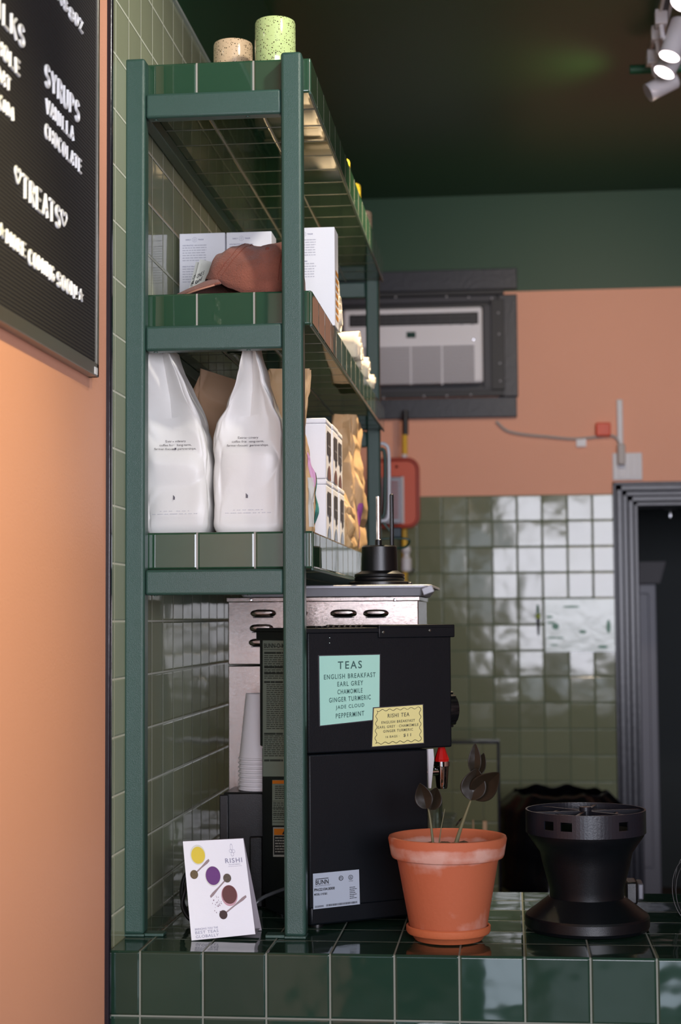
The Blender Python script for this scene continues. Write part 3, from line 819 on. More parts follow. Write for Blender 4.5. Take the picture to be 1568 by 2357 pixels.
# black pitcher-like canister behind the bags
c = PY(560, 900, 3.62)
T = thing('black_canister', 'black canister with a pointed lip standing behind the white bags', 'canister', (c.x, 3.62, Z1))
mk('canister_body', MB().lathe([(0.045, 0.001), (0.05, 0.01), (0.05, 0.20), (0.034, 0.245), (0.034, 0.32), (0.030, 0.325), (0.0, 0.325)], (c.x, 3.62, Z1)), M_black_plastic, T, world=True)
lp = PY(520, 882, 3.55)
mk('spout', MB().tube([lp, PY(530, 893, 3.55), PY(548, 899, 3.57), PY(570, 899, 3.60)], lambda s: 0.0015 + 0.009 * s, 10), M_black_plastic, T, world=True)

# ------------------------------------------------------------------ letter board on the painted wall
BX = WX + 0.018
def W3(px, py): return PX(px, py, BX)
blc = W3(225, 862); trc = W3(240, 0)
yR = W3(229, 500).y; zB = W3(214, 861).z
B = thing('letter_board', 'black felt letter board with white menu lettering on the peach wall', 'menu board', (WX, yR - 0.4, zB))
mk('felt_panel', MB().box((WX + 0.002, 1.35, zB + 0.012), (BX - 0.004, yR - 0.012, zB + 1.05)), mat('ribbed_black_felt', (46, 42, 42), 0.9, bump=0.0), B, world=True)
mm = MATS['ribbed_black_felt']; nt = mm.node_tree; wv = nt.nodes.new('ShaderNodeTexWave'); wv.bands_direction = 'Z'; wv.inputs['Scale'].default_value = 52
tcn = nt.nodes.new('ShaderNodeTexCoord'); nt.links.new(tcn.outputs['Object'], wv.inputs['Vector']); bb = nt.nodes.new('ShaderNodeBump'); bb.inputs['Distance'].default_value = 0.003; bb.inputs['Strength'].default_value = 0.8
nt.links.new(wv.outputs['Fac'], bb.inputs['Height']); nt.links.new(bb.outputs['Normal'], nt.nodes['Principled BSDF'].inputs['Normal'])
mb = MB()
mb.box((WX + 0.001, 1.34, zB), (BX, yR, zB + 0.022)); mb.box((WX + 0.001, yR - 0.012, zB), (BX, yR, zB + 1.06)); mb.box((WX + 0.001, 1.34, zB + 1.04), (BX, yR, zB + 1.06))
mk('frame', mb, mat('satin_aluminium_frame', (150, 146, 138), 0.35, 0.8, bump=0.05), B, bevel=0.001, world=True)
mk('maker_tag', MB().box((BX, yR - 0.030, zB + 0.002), (BX + 0.0008, yR - 0.012, zB + 0.014)), M_white, B, world=True)
M_let = mat('white_plastic_letters', (254, 254, 254), 0.4)
def arc(cx, cy, rx, ry, a0, a1, n=9):
    return [(cx + rx * math.cos(math.radians(a0 + (a1 - a0) * k / n)), cy + ry * math.sin(math.radians(a0 + (a1 - a0) * k / n))) for k in range(n + 1)]
S_CURVE = arc(0.5, 0.74, 0.42, 0.26, 20, 180, 8) + arc(0.5, 0.74, 0.42, 0.24, 180, 270, 4)[1:] + arc(0.5, 0.26, 0.42, 0.24, 90, 0, 4)[1:] + arc(0.5, 0.26, 0.42, 0.26, 0, -160, 8)[1:]
GL = {'A': [[(0, 0), (0.5, 1), (1, 0)], [(0.2, 0.35), (0.8, 0.35)]], 'C': [arc(0.55, 0.5, 0.5, 0.5, 50, 310, 14)],
      'D': [[(0.05, 0), (0.05, 1)] + arc(0.1, 0.5, 0.85, 0.5, 90, -90, 10) + [(0.05, 0)]], 'E': [[(0.95, 1), (0.05, 1), (0.05, 0), (0.95, 0)], [(0.05, 0.52), (0.8, 0.52)]],
      'G': [arc(0.5, 0.5, 0.48, 0.5, 50, 340, 14) + [(0.96, 0.46), (0.6, 0.46)]], 'H': [[(0, 0), (0, 1)], [(1, 0), (1, 1)], [(0, 0.52), (1, 0.52)]],
      'I': [[(0.5, 0), (0.5, 1)]], 'K': [[(0.05, 0), (0.05, 1)], [(0.95, 1), (0.08, 0.45)], [(0.3, 0.6), (1, 0)]], 'L': [[(0.1, 1), (0.1, 0), (0.95, 0)]],
      'M': [[(0, 0), (0.08, 1), (0.5, 0.25), (0.92, 1), (1, 0)]], 'N': [[(0.03, 0), (0.03, 1), (0.97, 0), (0.97, 1)]], 'O': [arc(0.5, 0.5, 0.48, 0.5, 0, 360, 16)],
      'P': [[(0.08, 0), (0.08, 1)] + arc(0.3, 0.74, 0.65, 0.26, 90, -90, 8) + [(0.08, 0.48)]],
      'R': [[(0.08, 0), (0.08, 1)] + arc(0.3, 0.74, 0.62, 0.26, 90, -90, 8) + [(0.08, 0.48)], [(0.4, 0.48), (0.98, 0)]], 'S': [S_CURVE],
      'T': [[(0, 1), (1, 1)], [(0.5, 1), (0.5, 0)]], 'U': [[(0.03, 1), (0.03, 0.35)] + arc(0.5, 0.35, 0.47, 0.35, 180, 360, 8) + [(0.97, 1)]],
      'V': [[(0, 1), (0.5, 0), (1, 1)]], 'W': [[(0, 1), (0.22, 0), (0.5, 0.75), (0.78, 0), (1, 1)]], 'Y': [[(0, 1), (0.5, 0.5), (1, 1)], [(0.5, 0.5), (0.5, 0)]],
      'Z': [[(0.05, 1), (0.95, 1), (0.05, 0), (0.95, 0)]], '8': [arc(0.5, 0.75, 0.36, 0.25, 0, 360, 12), arc(0.5, 0.26, 0.44, 0.26, 0, 360, 12)],
      '!': [[(0.5, 1), (0.5, 0.3)], [(0.5, 0.03), (0.5, 0.0)]]}
def word(body, x0, y0, x1, y1, h0):
    """top-left px (x0,y0), top-right px (x1,y1), left letter height in px"""
    tl = W3(x0, y0); tr = W3(x1, y1); bl = W3(x0, y0 + h0)
    hh = tl.z - bl.z; zb_ = (tl.z + tr.z) / 2 - hh
    XX = BX - 0.0025
    wd = {'I': 0.45, '!': 0.45, 'M': 1.35, 'W': 1.35}
    ws = [wd.get(c, 1.0) for c in body]
    unit = (tr.y - tl.y) / (sum(ws) + 0.5 * (len(ws) - 1))
    y = tl.y; mb = MB(); r = min(0.0028, unit * 0.15)
    for c, w_ in zip(body, ws):
        for st in GL[c]:
            mb.tube([(XX, y + a * w_ * unit, zb_ + r + b * (hh - 2 * r)) for a, b in st], r, 8, 0)
        y += unit * (w_ + 0.5)
    mk('lettering', mb, M_let, B, world=True)
word('SYRUPS', 108, 145, 185, 232, 56)
word('VANILLA', 110, 226, 172, 288, 38)
word('CHOCOLATE', 108, 286, 190, 362, 38)
word('TREATS', 56, 390, 141, 482, 60)
word('MORE', 19, 522, 62, 563, 38)
word('COMING', 70, 567, 128, 617, 40)
word('SOON!', 135, 620, 180, 658, 38)
word('MILKS', -26, -40, 59, 62, 58)
word('WHOLE', -20, 62, 48, 140, 42)
word('OAT', -4, 148, 27, 176, 38)
word('SKIM', -18, 190, 33, 250, 38)
word('DRINKS', 90, -85, 158, -5, 32)
word('8', 162, 12, 173, 22, 32); word('OZ', 175, 28, 193, 44, 32)
def outline(body_pts, x0, y0, wpx, hpx, thick):
    c0 = W3(x0, y0); XX = BX - 0.002
    wy = (W3(x0 + wpx / 2, y0).y - W3(x0 - wpx / 2, y0).y); hz_ = abs(W3(x0, y0 - hpx / 2).z - W3(x0, y0 + hpx / 2).z)
    mb = MB().tube([(XX, c0.y + a * wy / 2, c0.z + b * hz_ / 2) for a, b in body_pts], thick, 6, 3, closed=True)
    mk('lettering', mb, M_let, B, world=True)
heart = [(0, -1), (0.55, -0.35), (0.95, 0.25), (0.85, 0.8), (0.45, 0.95), (0.0, 0.45), (-0.45, 0.95), (-0.85, 0.8), (-0.95, 0.25), (-0.55, -0.35)]
outline(heart, 44, 404, 13, 36, 0.0018); outline(heart, 150, 503, 13, 34, 0.0018)
star = [(math.sin(k * PI / 5) * (1 if k % 2 == 0 else 0.42), math.cos(k * PI / 5) * (1 if k % 2 == 0 else 0.42)) for k in range(10)]
for (sx, sy) in ((5, 531), (188, 680)):
    c0 = W3(sx, sy); mb = MB().prism([(c0.y + a * 0.016, c0.z + b * 0.011) for a, b in star], 0, BX - 0.003, BX)
    mk('lettering', mb, M_let, B, world=True)

# ------------------------------------------------------------------ stainless machine behind the brewer
YM = 3.46
a = PY(525, 1376, YM); b = PY(963, 1376, YM)
T = thing('steel_water_boiler', 'tall stainless steel machine with louvred side panel behind the black brewer', 'machine', ((a.x + b.x) / 2, YM + 0.16, CT))
zs = PY(600, 1531, YM).z
mk('lower_panel', MB().box((a.x, YM, CT + 0.002), (b.x, YM + 0.34, zs - 0.001)), M_steel, T, bevel=0.002, world=True)
mk('upper_panel', MB().box((a.x, YM, zs + 0.001), (b.x, YM + 0.34, a.z - 0.008)), M_steel, T, bevel=0.002, world=True)
mk('top_lip', MB().box((a.x - 0.003, YM - 0.003, a.z - 0.009), (b.x + 0.003, YM + 0.343, a.z)), M_steel, T, bevel=0.001, world=True)
for (lx0, lx1, ly) in ((576, 636, 1412), (668, 708, 1412), (760, 822, 1412), (836, 895, 1412), (574, 630, 1446), (572, 630, 1479)):
    p = PY((lx0 + lx1) / 2, ly, YM); hw = (lx1 - lx0) / 2 / FPX * YM
    n = 14
    def lv(u, v):
        aa = 2 * PI * u
        r = 1 - v
        xx = math.copysign(abs(math.cos(aa)) ** 0.55, math.cos(aa)) * hw * (0.62 + 0.38 * (r))
        zz = math.sin(aa) * 0.0085 * (0.35 + 0.65 * r) + (0.002 * v)
        return (p.x + xx, YM - 0.0075 * math.sin(v * PI / 2), p.z + zz)
    mb = MB().grid(lv, 28, 5, wrap_u=True); mb.f.append(tuple(5 * 28 + k for k in range(28))); mb.mi.append(0)
    mk('louvre', mb, M_steel, T, world=True)
    mk('louvre_slot', MB().box((p.x - hw * 0.8, YM - 0.0012, p.z - 0.0095), (p.x + hw * 0.8, YM - 0.0002, p.z - 0.0078)), M_black_plastic, T, world=True)
for sx in (577, 908):
    p = PY(sx, 1381, YM - 0.003)
    mk('screw', MB().lathe([(0.0035, 0), (0.003, 0.002), (0.0, 0.0025)], p, 16, Matrix.Rotation(PI / 2, 3, 'X')), M_chrome, T, world=True)

# sheet pan on top
Zs = a.z
x0 = PY(545, 1350, 3.44).x; x1 = PY(985, 1350, 3.44).x
T = thing('sheet_pan', 'dented aluminium baking sheet lying on top of the steel machine', 'tray', ((x0 + x1) / 2, 3.62, Zs))
ht = 0.024
def rim(a_, b_, z, r, n=8):
    pts = []
    for (cx, cy, s0) in ((x1 + a_ - r, 3.80 + b_ - r, 0), (x0 - a_ + r, 3.80 + b_ - r, 1), (x0 - a_ + r, 3.42 - b_ + r, 2), (x1 + a_ - r, 3.42 - b_ + r, 3)):
        for k in range(n + 1):
            an = (s0 + k / n) * PI / 2
            pts.append((cx + r * math.cos(an), cy + r * math.sin(an), z))
    return pts
rings = [rim(-0.012, -0.012, Zs + 0.0035, 0.012), rim(-0.0, -0.0, Zs + ht - 0.003, 0.02), rim(0.006, 0.006, Zs + ht, 0.024), rim(0.010, 0.010, Zs + ht - 0.002, 0.026), rim(0.010, 0.010, Zs + ht - 0.006, 0.026), rim(0.001, 0.001, Zs + ht - 0.005, 0.02), rim(-0.013, -0.013, Zs + 0.001, 0.012)]
mb = MB(); n = len(rings[0])
vs = [v for r in rings for v in r]; fs = []
for i in range(len(rings) - 1):
    for k in range(n): fs.append((i * n + k, i * n + (k + 1) % n, (i + 1) * n + (k + 1) % n, (i + 1) * n + k))
fs.append(tuple(range(n))); fs.append(tuple(6 * n + k for k in range(n)))
mb.add(vs, fs)
mk('pan_body', mb, M_alu, T, world=True)
p = PY(985, 1358, 3.42)
mk('bent_corner', MB().box((-0.012, -0.004, -0.008), (0.012, 0.004, 0.008), Matrix.Translation(p) @ Matrix.Rotation(-0.35, 4, 'Y')), M_alu, T, bevel=0.002, world=True)

# airpot lid with stem tube
c = PY(874, 1336, 3.52); cx = c.x; cz = Zs + ht + 0.0005
T = thing('airpot_lid', 'black screw-on airpot lid with upright steel tube on the baking sheet', 'lid', (cx, 3.52, cz))
sc_ = 3.52 / FPX
mk('rim_plate', MB().lathe([(0.050, 0.0), (0.066, 0.001), (0.066, 0.007), (0.054, 0.009), (0.0, 0.009)], (cx, 3.52, cz), 64), M_black_plastic, T, world=True)
mk('lid_body', MB().lathe([(0.052, 0.009), (0.054, 0.012), (0.054, 0.016), (0.052, 0.017), (0.054, 0.019), (0.053, 0.024), (0.046, 0.027), (0.039, 0.031), (0.0375, 0.082), (0.035, 0.085), (0.0, 0.085)], (cx, 3.52, cz), 64), M_black_plastic, T, world=True)
mk('grip_tab', MB().box((cx + 0.05, 3.50, cz), (cx + 0.070, 3.54, cz + 0.006)), M_black_plastic, T, bevel=0.002, world=True)
tx = PY(871, 1200, 3.51).x
mk('collar', MB().lathe([(0.0072, 0.085), (0.0072, 0.097), (0.006, 0.098)], (tx, 3.51, cz), 24), M_black_plastic, T, world=True)
mk('steel_tube', MB().cyl((tx, 3.51, cz + 0.097), (tx, 3.51, PY(871, 1143, 3.51).z), 0.0047), M_chrome, T, world=True)
tx = PY(902, 1200, 3.53).x
mk('dip_rod', MB().box((tx - 0.0045, 3.526, cz + 0.083), (tx + 0.0045, 3.534, PY(902, 1137, 3.53).z)), M_black_plastic, T, bevel=0.003, world=True)

# ------------------------------------------------------------------ coffee brewer
TH = math.radians(33)
bo = PZ(713, 2143, CT)
BO = Vector((bo.x, bo.y, CT))
du = Vector((math.cos(TH), math.sin(TH), 0)); dv_ = Vector((-math.sin(TH), math.cos(TH), 0))
BR = thing('hot_water_brewer', 'black enamelled brewer with tea signs taped to its side', 'coffee brewer', BO, TH)
def side(px, py): return PN(px, py, BO, -dv_)
def rear(px, py): return PN(px, py, BO, -du)
def inl(v): d = v - BO; return (d.dot(du), d.dot(dv_), d.z)
Lh = inl(side(1038, 1600))[0]; Lb = inl(side(985, 1800))[0]; Wd = inl(rear(602, 1600))[1]
zh0 = inl(side(712, 1736))[2]; zh1 = inl(side(712, 1446))[2]
mk('base', MB().box((0.004, 0.004, 0.008), (Lh - 0.01, Wd - 0.004, 0.045)), M_black_paint, BR, bevel=0.004)
mk('tower', MB().box((0.0, 0.0, 0.040), (Lb, Wd, zh0 - 0.001)), M_black_paint, BR, bevel=0.003)
mk('head', MB().box((-0.003, -0.003, zh0 + 0.001), (Lh, Wd + 0.003, zh1 - 0.006)), M_black_paint, BR, bevel=0.003)
lm = inl(side(872, 1460))[0]
mb = MB().box((-0.008, -0.006, zh1 - 0.010), (lm, Wd + 0.008, zh1)); mb.box((-0.008, -0.0055, zh1 - 0.024), (-0.0035, Wd + 0.008, zh1 - 0.004))
mk('rear_lid', mb, M_black_paint, BR, bevel=0.002)
mb = MB().box((lm - 0.004, -0.008, zh1 - 0.003), (Lh + 0.006, Wd + 0.008, zh1 + 0.005)); mb.box((lm - 0.004, -0.008, zh1 - 0.020), (Lh + 0.006, -0.004, zh1 + 0.002))
mk('front_lid', mb, M_black_paint, BR, bevel=0.002)
mb = MB()
for k in range(9): mb.box((0.02 + k * 0.012, 0.01, zh1), (0.026 + k * 0.012, 0.05, zh1 + 0.004))
mk('vent_grille', mb, M_black_plastic, BR, bevel=0.001)
for (sx, sy) in ((877, 1455), (984, 1451), (757, 1468), (757, 1480)):
    q = inl(side(sx, sy)); r = 0.0032 if sx > 800 else 0.0016
    mk('screw', MB().lathe([(r, 0), (r * 0.8, 0.0015), (0, 0.002)], (q[0], -0.0085 if sx > 800 else -0.0035, q[2]), 14, Matrix.Rotation(PI / 2, 3, 'X')), mat('dull_zinc', (150, 160, 155), 0.3, 1.0), BR)
for (fx, fy) in ((0.03, 0.03), (Lh - 0.05, 0.03), (0.03, Wd - 0.03), (Lh - 0.05, Wd - 0.03)):
    mk('rubber_foot', MB().lathe([(0.012, 0.0005), (0.012, 0.009)], (fx, fy, 0)), M_black_plastic, BR)
# knob on the front face of the head
q = inl(side(1038, 1635))
mb = MB().lathe([(0.034, 0.0), (0.035, 0.003), (0.033, 0.02), (0.031, 0.026), (0.0, 0.026)], (Lh, 0.042, q[2]), 48, Matrix.Rotation(PI / 2, 3, 'Y'))
for k in range(18):
    an = k / 18 * 2 * PI
    mb.box((0.004, -0.0025, 0.0315), (0.022, 0.0025, 0.0365), Matrix.Translation((Lh, 0.042, q[2])) @ Matrix.Rotation(an, 4, 'X'))
mk('thermostat_knob', mb, M_black_plastic, BR)
# tap under the head
yt = 0.10
pl_o = BO + dv_ * 0.035
def tp(px, py): return PN(px, py, pl_o, -dv_)
fc0 = tp(1017, 1752)
q = inl(fc0)
FX = q[0]; FY = q[1]
zt2 = q[2]; zb2 = inl(tp(1017, 1815))[2]; zr = inl(tp(1017, 1719))[2]
tap = mk('faucet', MB().lathe([(0.0095, zb2), (0.0110, zb2 + 0.004), (0.0125, zb2 + 0.02), (0.0145, zt2 - 0.010), (0.0165, zt2 - 0.009), (0.0165, zt2), (0.008, zt2 + 0.001)], (FX, FY, 0), 32).cyl((FX, FY, zt2 - 0.02), (Lb + 0.001, FY + 0.0, zt2 - 0.02), 0.008), M_chrome, BR)
mk('red_handle', MB().lathe([(0.0135, zt2), (0.0145, zt2 + 0.004), (0.010, zt2 + 0.016), (0.0065, zr), (0.006, zr + 0.01)], (FX, FY, 0), 10), mat('red_plastic', (190, 20, 18), 0.3), BR, ang=10)
mk('white_bracket', MB().prism([(inl(side(983, 1722))[0] + 0.002, zh0 - 0.001), (inl(side(995, 1722))[0] + 0.002, zh0 - 0.001), (inl(side(997, 1745))[0] + 0.002, zh0 - 0.02), (inl(side(990, 1808))[0] + 0.002, zb2 + 0.006), (inl(side(986, 1808))[0] + 0.002, zb2 + 0.006)], 1, -0.001, 0.004), M_whiteplas, BR)
# paper signs on the side
def sign(name, cs, m, off):
    q = [side(*c) - dv_ * off for c in cs]
    Q = quad_map(*q)
    o = mk(name, MB().slab([q[3], q[2], q[1], q[0]], 0.0005), m, BR, world=True)
    return Q, o
Q, s0 = sign('mint_sign', ((730, 1508), (874, 1505), (873, 1657), (733, 1672)), mat('sign_edge', (60, 60, 64), 0.4), 0.0036)
q = [side(*c) - dv_ * 0.0040 for c in ((733, 1510), (872, 1507), (871, 1655), (735, 1670))]
mk('mint_paper', MB().slab([q[3], q[2], q[1], q[0]], 0.0003), mat('mint_paper', (172, 222, 204), 0.5), s0, world=True)
Q = quad_map(*q)
mb = MB()
fit(mb, Q, 'TEAS', 0.30, 0.085, 0.70, 0.20, bold=0.012, spacing=1.3)
for s, u0, u1, v in (('ENGLISH BREAKFAST', 0.07, 0.93, 0.272), ('EARL GREY', 0.29, 0.72, 0.385), ('CHAMOMILE', 0.29, 0.71, 0.50), ('GINGER TURMERIC', 0.15, 0.85, 0.612), ('JADE CLOUD', 0.26, 0.74, 0.732), ('PEPPERMINT', 0.26, 0.74, 0.850)):
    fit(mb, Q, s, u0, v, u1, v + 0.070, bold=0.012, spacing=1.25)
mk('lettering', mb, mat('teal_ink', (60, 96, 90), 0.6), s0, world=True)
q = [side(*c) - dv_ * 0.0050 for c in ((856, 1628), (972, 1620), (974, 1711), (852, 1720))]
s1 = mk('yellow_sign', MB().slab([q[3], q[2], q[1], q[0]], 0.0005), MATS['sign_edge'], BR, world=True)
q = [side(*c) - dv_ * 0.0054 for c in ((858, 1630), (970, 1622), (972, 1709), (854, 1718))]
mk('yellow_paper', MB().slab([q[3], q[2], q[1], q[0]], 0.0003), mat('yellow_paper', (232, 222, 150), 0.5), s1, world=True)
Q = quad_map(*q)
mb = MB()
for s, u0, u1, v, hh in (('RISHI TEA', 0.28, 0.72, 0.17, 0.105), ('ENGLISH BREAKFAST', 0.16, 0.83, 0.355, 0.07), ('EARL GREY · CHAMOMILE', 0.09, 0.90, 0.475, 0.07), ('GINGER TURMERIC', 0.20, 0.79, 0.59, 0.07), ('16 BAGS ·', 0.25, 0.52, 0.745, 0.06), ('$11', 0.60, 0.75, 0.725, 0.09)):
    fit(mb, Q, s, u0, v, u1, v + hh, bold=0.012, spacing=1.2)
def wavy(k):
    s = k / 200 * 4; e = int(s) % 4; f = s - int(s); wv_ = 0.018 * math.sin(f * 2 * PI * (6 if e % 2 == 0 else 4.5))
    return [(0.06 + 0.88 * f, 0.07 + wv_ * 1.3), (0.94 + wv_, 0.07 + 0.86 * f), (0.94 - 0.88 * f, 0.93 + wv_ * 1.3), (0.06 + wv_, 0.93 - 0.86 * f)][e]
mb.tube([Q(*wavy(k)) - dv_ * 0.0003 for k in range(200)], 0.00055, 4, 0, closed=True)
mk('lettering', mb, mat('brown_ink', (90, 86, 66), 0.6), s1, world=True)
# silver rating plate
q = [side(*c) - dv_ * 0.0012 for c in ((720, 2011), (826, 2001), (828, 2081), (721, 2093))]
pl = mk('rating_plate', MB().slab([q[3], q[2], q[1], q[0]], 0.0006), mat('silver_label', (176, 184, 196), 0.4), BR, bevel=0.0, world=True)
Q = quad_map(*q); mb = MB()
fit(mb, Q, 'BUNN', 0.05, 0.19, 0.33, 0.32, bold=0.02); plate(mb, Q, 0.05, 0.15, 0.33, 0.17)
fit(mb, Q, 'PN:22104.0000', 0.02, 0.42, 0.46, 0.50, bold=0.03); fit(mb, Q, 'MODEL: U HS BLK', 0.02, 0.56, 0.30, 0.62, bold=0.03)
disc(mb, Q, 0.60, 0.20, 0.05, 0.07, r_in=0.75); disc(mb, Q, 0.81, 0.20, 0.05, 0.07, r_in=0.8)
fit(mb, Q, 'ETL', 0.57, 0.17, 0.63, 0.23, bold=0.02); fit(mb, Q, 'UL', 0.785, 0.16, 0.835, 0.24, bold=0.02); fit(mb, Q, 'LISTED', 0.77, 0.29, 0.86, 0.32)
microlines(mb, Q, 0.04, 0.34, 0.40, 0.38, 2, 0.3, 8, 0.2); microlines(mb, Q, 0.78, 0.48, 0.94, 0.84, 7, 0.35, 9, 0.5, words=3)
x = 0.27
rd = random.Random(3)
while x < 0.93:
    wd = rd.uniform(0.004, 0.012); plate(mb, Q, x, 0.90, x + wd, 0.96); x += wd + rd.uniform(0.004, 0.009)
microlines(mb, Q, 0.03, 0.91, 0.22, 0.97, 2, 0.6, 4, 0, words=9)
mk('lettering', mb, M_ink, pl, world=True)
# rear labels (partly behind the post)
def rlabel(name, x0, x1, y0, y1, m, off=0.0012, parent=None):
    q = [rear(x0, y0) - du * off, rear(x1, y0) - du * off, rear(x1, y1) - du * off, rear(x0, y1) - du * off]
    return quad_map(*q), mk(name, MB().slab([q[3], q[2], q[1], q[0]], 0.0005), m, parent or BR, world=True)
M_rl = mat('grey_green_label', (132, 146, 134), 0.55)
Q, r0 = rlabel('instruction_label', 610, 690, 1474, 1787, M_rl, 0.0048)
mb = MB()
fit(mb, Q, 'BUNN-O-MATIC', 0.05, 0.022, 0.92, 0.056, bold=0.02); plate(mb, Q, 0.03, 0.066, 0.97, 0.069)
for v, s in ((0.085, 3), (0.19, 2), (0.235, 2), (0.30, 1), (0.68, 1), (0.875, 1)): microlines(mb, Q, 0.05, v, 0.6, v + 0.018, 1, 0.8, int(v * 100), 0, words=2)
microlines(mb, Q, 0.05, 0.11, 0.95, 0.29, 12, 0.38, 12, 0.25); microlines(mb, Q, 0.12, 0.325, 0.95, 0.66, 24, 0.38, 13, 0.25); microlines(mb, Q, 0.05, 0.70, 0.95, 0.86, 11, 0.38, 14, 0.4)
mk('lettering', mb, mat('soft_black_ink', (52, 60, 56), 0.6), r0, world=True)
Q, r1 = rlabel('caution_label', 628, 690, 1795, 1900, M_rl)
mb = MB(); plate(mb, Q, 0.02, 0.01, 0.98, 0.085, 0.0008); mk('orange_band', mb, mat('orange_ink', (224, 128, 20), 0.5), r1, world=True)
mb = MB(); microlines(mb, Q, 0.12, 0.13, 0.9, 0.44, 7, 0.42, 20, 0.3); microlines(mb, Q, 0.05, 0.5, 0.9, 0.9, 9, 0.4, 21, 0.3)
for v in (0.46, 0.62, 0.75, 0.93): plate(mb, Q, 0.02, v, 0.98, v + 0.008)
mk('lettering', mb, MATS['soft_black_ink'], r1, world=True)
Q, r2 = rlabel('warning_label', 630, 692, 1904, 1972, mat('white_label_edge', (170, 172, 166), 0.5))
mb = MB(); plate(mb, Q, 0.05, 0.28, 0.95, 0.93, 0.0007); mk('black_field', mb, M_ink, r2, world=True)
mb = MB(); plate(mb, Q, 0.05, 0.05, 0.95, 0.26, 0.0007); mk('orange_band', mb, MATS['orange_ink'], r2, world=True)
mb = MB(); microlines(mb, Q, 0.1, 0.34, 0.85, 0.9, 6, 0.45, 23, 0.2, off=0.0011); mk('lettering', mb, MATS['white_label_edge'], r2, world=True)
mb = MB(); a_, b_, c_ = Q(0.36, 0.24), Q(0.56, 0.24), Q(0.46, 0.08); mb.add([p - du * 0.0012 for p in (a_, b_, c_)], [(0, 1, 2)])
mk('warning_triangle', mb, M_ink, r2, world=True)

# power cord from the brewer back
(mk('power_cord', MB().tube([PY(655, 2046, 3.14), PY(628, 2056, 3.13), PY(602, 2068, 3.12), PY(585, 2085, 3.12), PZ(575, 2105, CT + 0.004)], 0.0035), mat('grey_cord', (60, 62, 64), 0.35), BR, world=True))
tag(mk('coiled_cable', MB().tube([PZ(455, 2125, CT + 0.006), PY(430, 2100, 3.14), PY(418, 2060, 3.15), PY(424, 2020, 3.16), PY(438, 2006, 3.16), PY(428, 2045, 3.14), PY(420, 2085, 3.13), PY(440, 2118, 3.12), PZ(470, 2118, CT + 0.006)], 0.004), M_rubber), 'black cable looped beside the tiled wall left of the tea card', 'cable')

# ------------------------------------------------------------------ black holder and cups
x0 = PY(514, 1900, 3.31).x; x1 = PY(608, 1900, 3.31).x
zc = PY(560, 1824, 3.31).z
T = thing('black_organizer', 'black plastic holder box with the paper cups standing on it', 'holder', ((x0 + x1) / 2, 3.36, CT))
mk('holder_body', MB().box((x0, 3.31, CT + 0.001), (x1, 3.43, zc)), M_black_plastic, T, bevel=0.004, world=True)
mk('side_fin', MB().box((x0 - 0.006, 3.30, CT + 0.001), (x0 + 0.012, 3.31, zc - 0.004)), M_black_plastic, T, bevel=0.002, world=True)
mk('front_panel', MB().box((PY(575, 1900, 3.3).x, 3.296, CT + 0.001), (x1 - 0.001, 3.31, PY(575, 1925, 3.3).z)), M_black_plastic, T, bevel=0.003, world=True)
M_cup = mat('white_paper_cup', (226, 220, 222), 0.55, bump=0.1, bscale=200)
ccx = PY(600, 1700, 3.362).x
ztopc = PY(585, 1597, 3.362).z
CG = 'upturned paper cups nested in one stack'
n_c = 8; pitch = 0.0088; ch = ztopc - zc - pitch * (n_c - 1)
first = None
for k in range(n_c):
    zb_ = zc + 0.0008 + k * pitch
    if first is None:
        t = thing('paper_cup', 'upturned white paper cup at the bottom of the nested stack', 'cup', (ccx, 3.362, zb_), 0, CG)
        mk('cup_wall', MB().lathe([(0.0445, 0.0), (0.046, 0.0015), (0.0455, 0.004), (0.0435, 0.005), (0.030, ch), (0.0285, ch), (0.0425, 0.005), (0.043, 0.0015)], n=40), M_cup, t)
        mk('cup_base', MB().lathe([(0.0, ch - 0.006), (0.0285, ch - 0.006), (0.0285, ch - 0.005), (0.0, ch - 0.005)], n=40), M_cup, t)
        first = t
    else:
        r = first.copy(); C.objects.link(r); r.location = (ccx, 3.362, zb_)
        ordn = ['', 'second', 'third', 'fourth', 'fifth', 'sixth', 'seventh', 'eighth'][k]
        r['label'] = 'upturned white paper cup, %s from the bottom of the stack' % ordn if k < n_c - 1 else 'upturned white paper cup at the top of the nested stack'
        for chd in list(first.children):
            d = chd.copy(); C.objects.link(d); d.parent = r

# ------------------------------------------------------------------ tea card
BL = PZ(441, 2165, CT + 0.001); BRr = PY(588, 2150, BL.y + 0.028)
BRr.z = max(BRr.z, CT + 0.001)
TL = PY(421, 1937, BL.y + 0.055); TR = PY(560, 1930, BRr.y + 0.055)
T = thing('tea_card', 'white folded tea card picturing three glasses of tea beside the front post', 'card', ((BL.x + BRr.x) / 2, BL.y + 0.02, CT))
mk('card_front', MB().slab([BL, BRr, TR, TL], 0.0018), M_white, T, world=True)
bk = 0.085
q = [TL + Vector((0, 0.003, 0)), TR + Vector((0, 0.003, 0)), Vector((BRr.x + 0.0, BRr.y + bk * 0.9, CT + 0.001)), Vector((BL.x - 0.012, BL.y + bk, CT + 0.001))]
mk('card_back', MB().slab([q[3], q[2], q[1], q[0]], 0.0018), mat('grey_card_back', (150, 140, 146), 0.6), T, world=True)
mk('card_fold', MB().slab([BL + Vector((0.0, 0.001, 0.0002)), BL + Vector((-0.010, 0.05, 0.0002)), BRr + Vector((0, 0.05, 0.0)) * 1.0, BRr + Vector((0, 0.001, 0))], 0.0012), MATS['grey_card_back'], T, world=True)
Q = quad_map(TL, TR, BRr, BL)
def card_disc(name, m, *a, **k): return mk(name, disc(MB(), Q, *a, **k), m, T, world=True)
gl = mat('pale_glass_print', (216, 216, 208), 0.5)
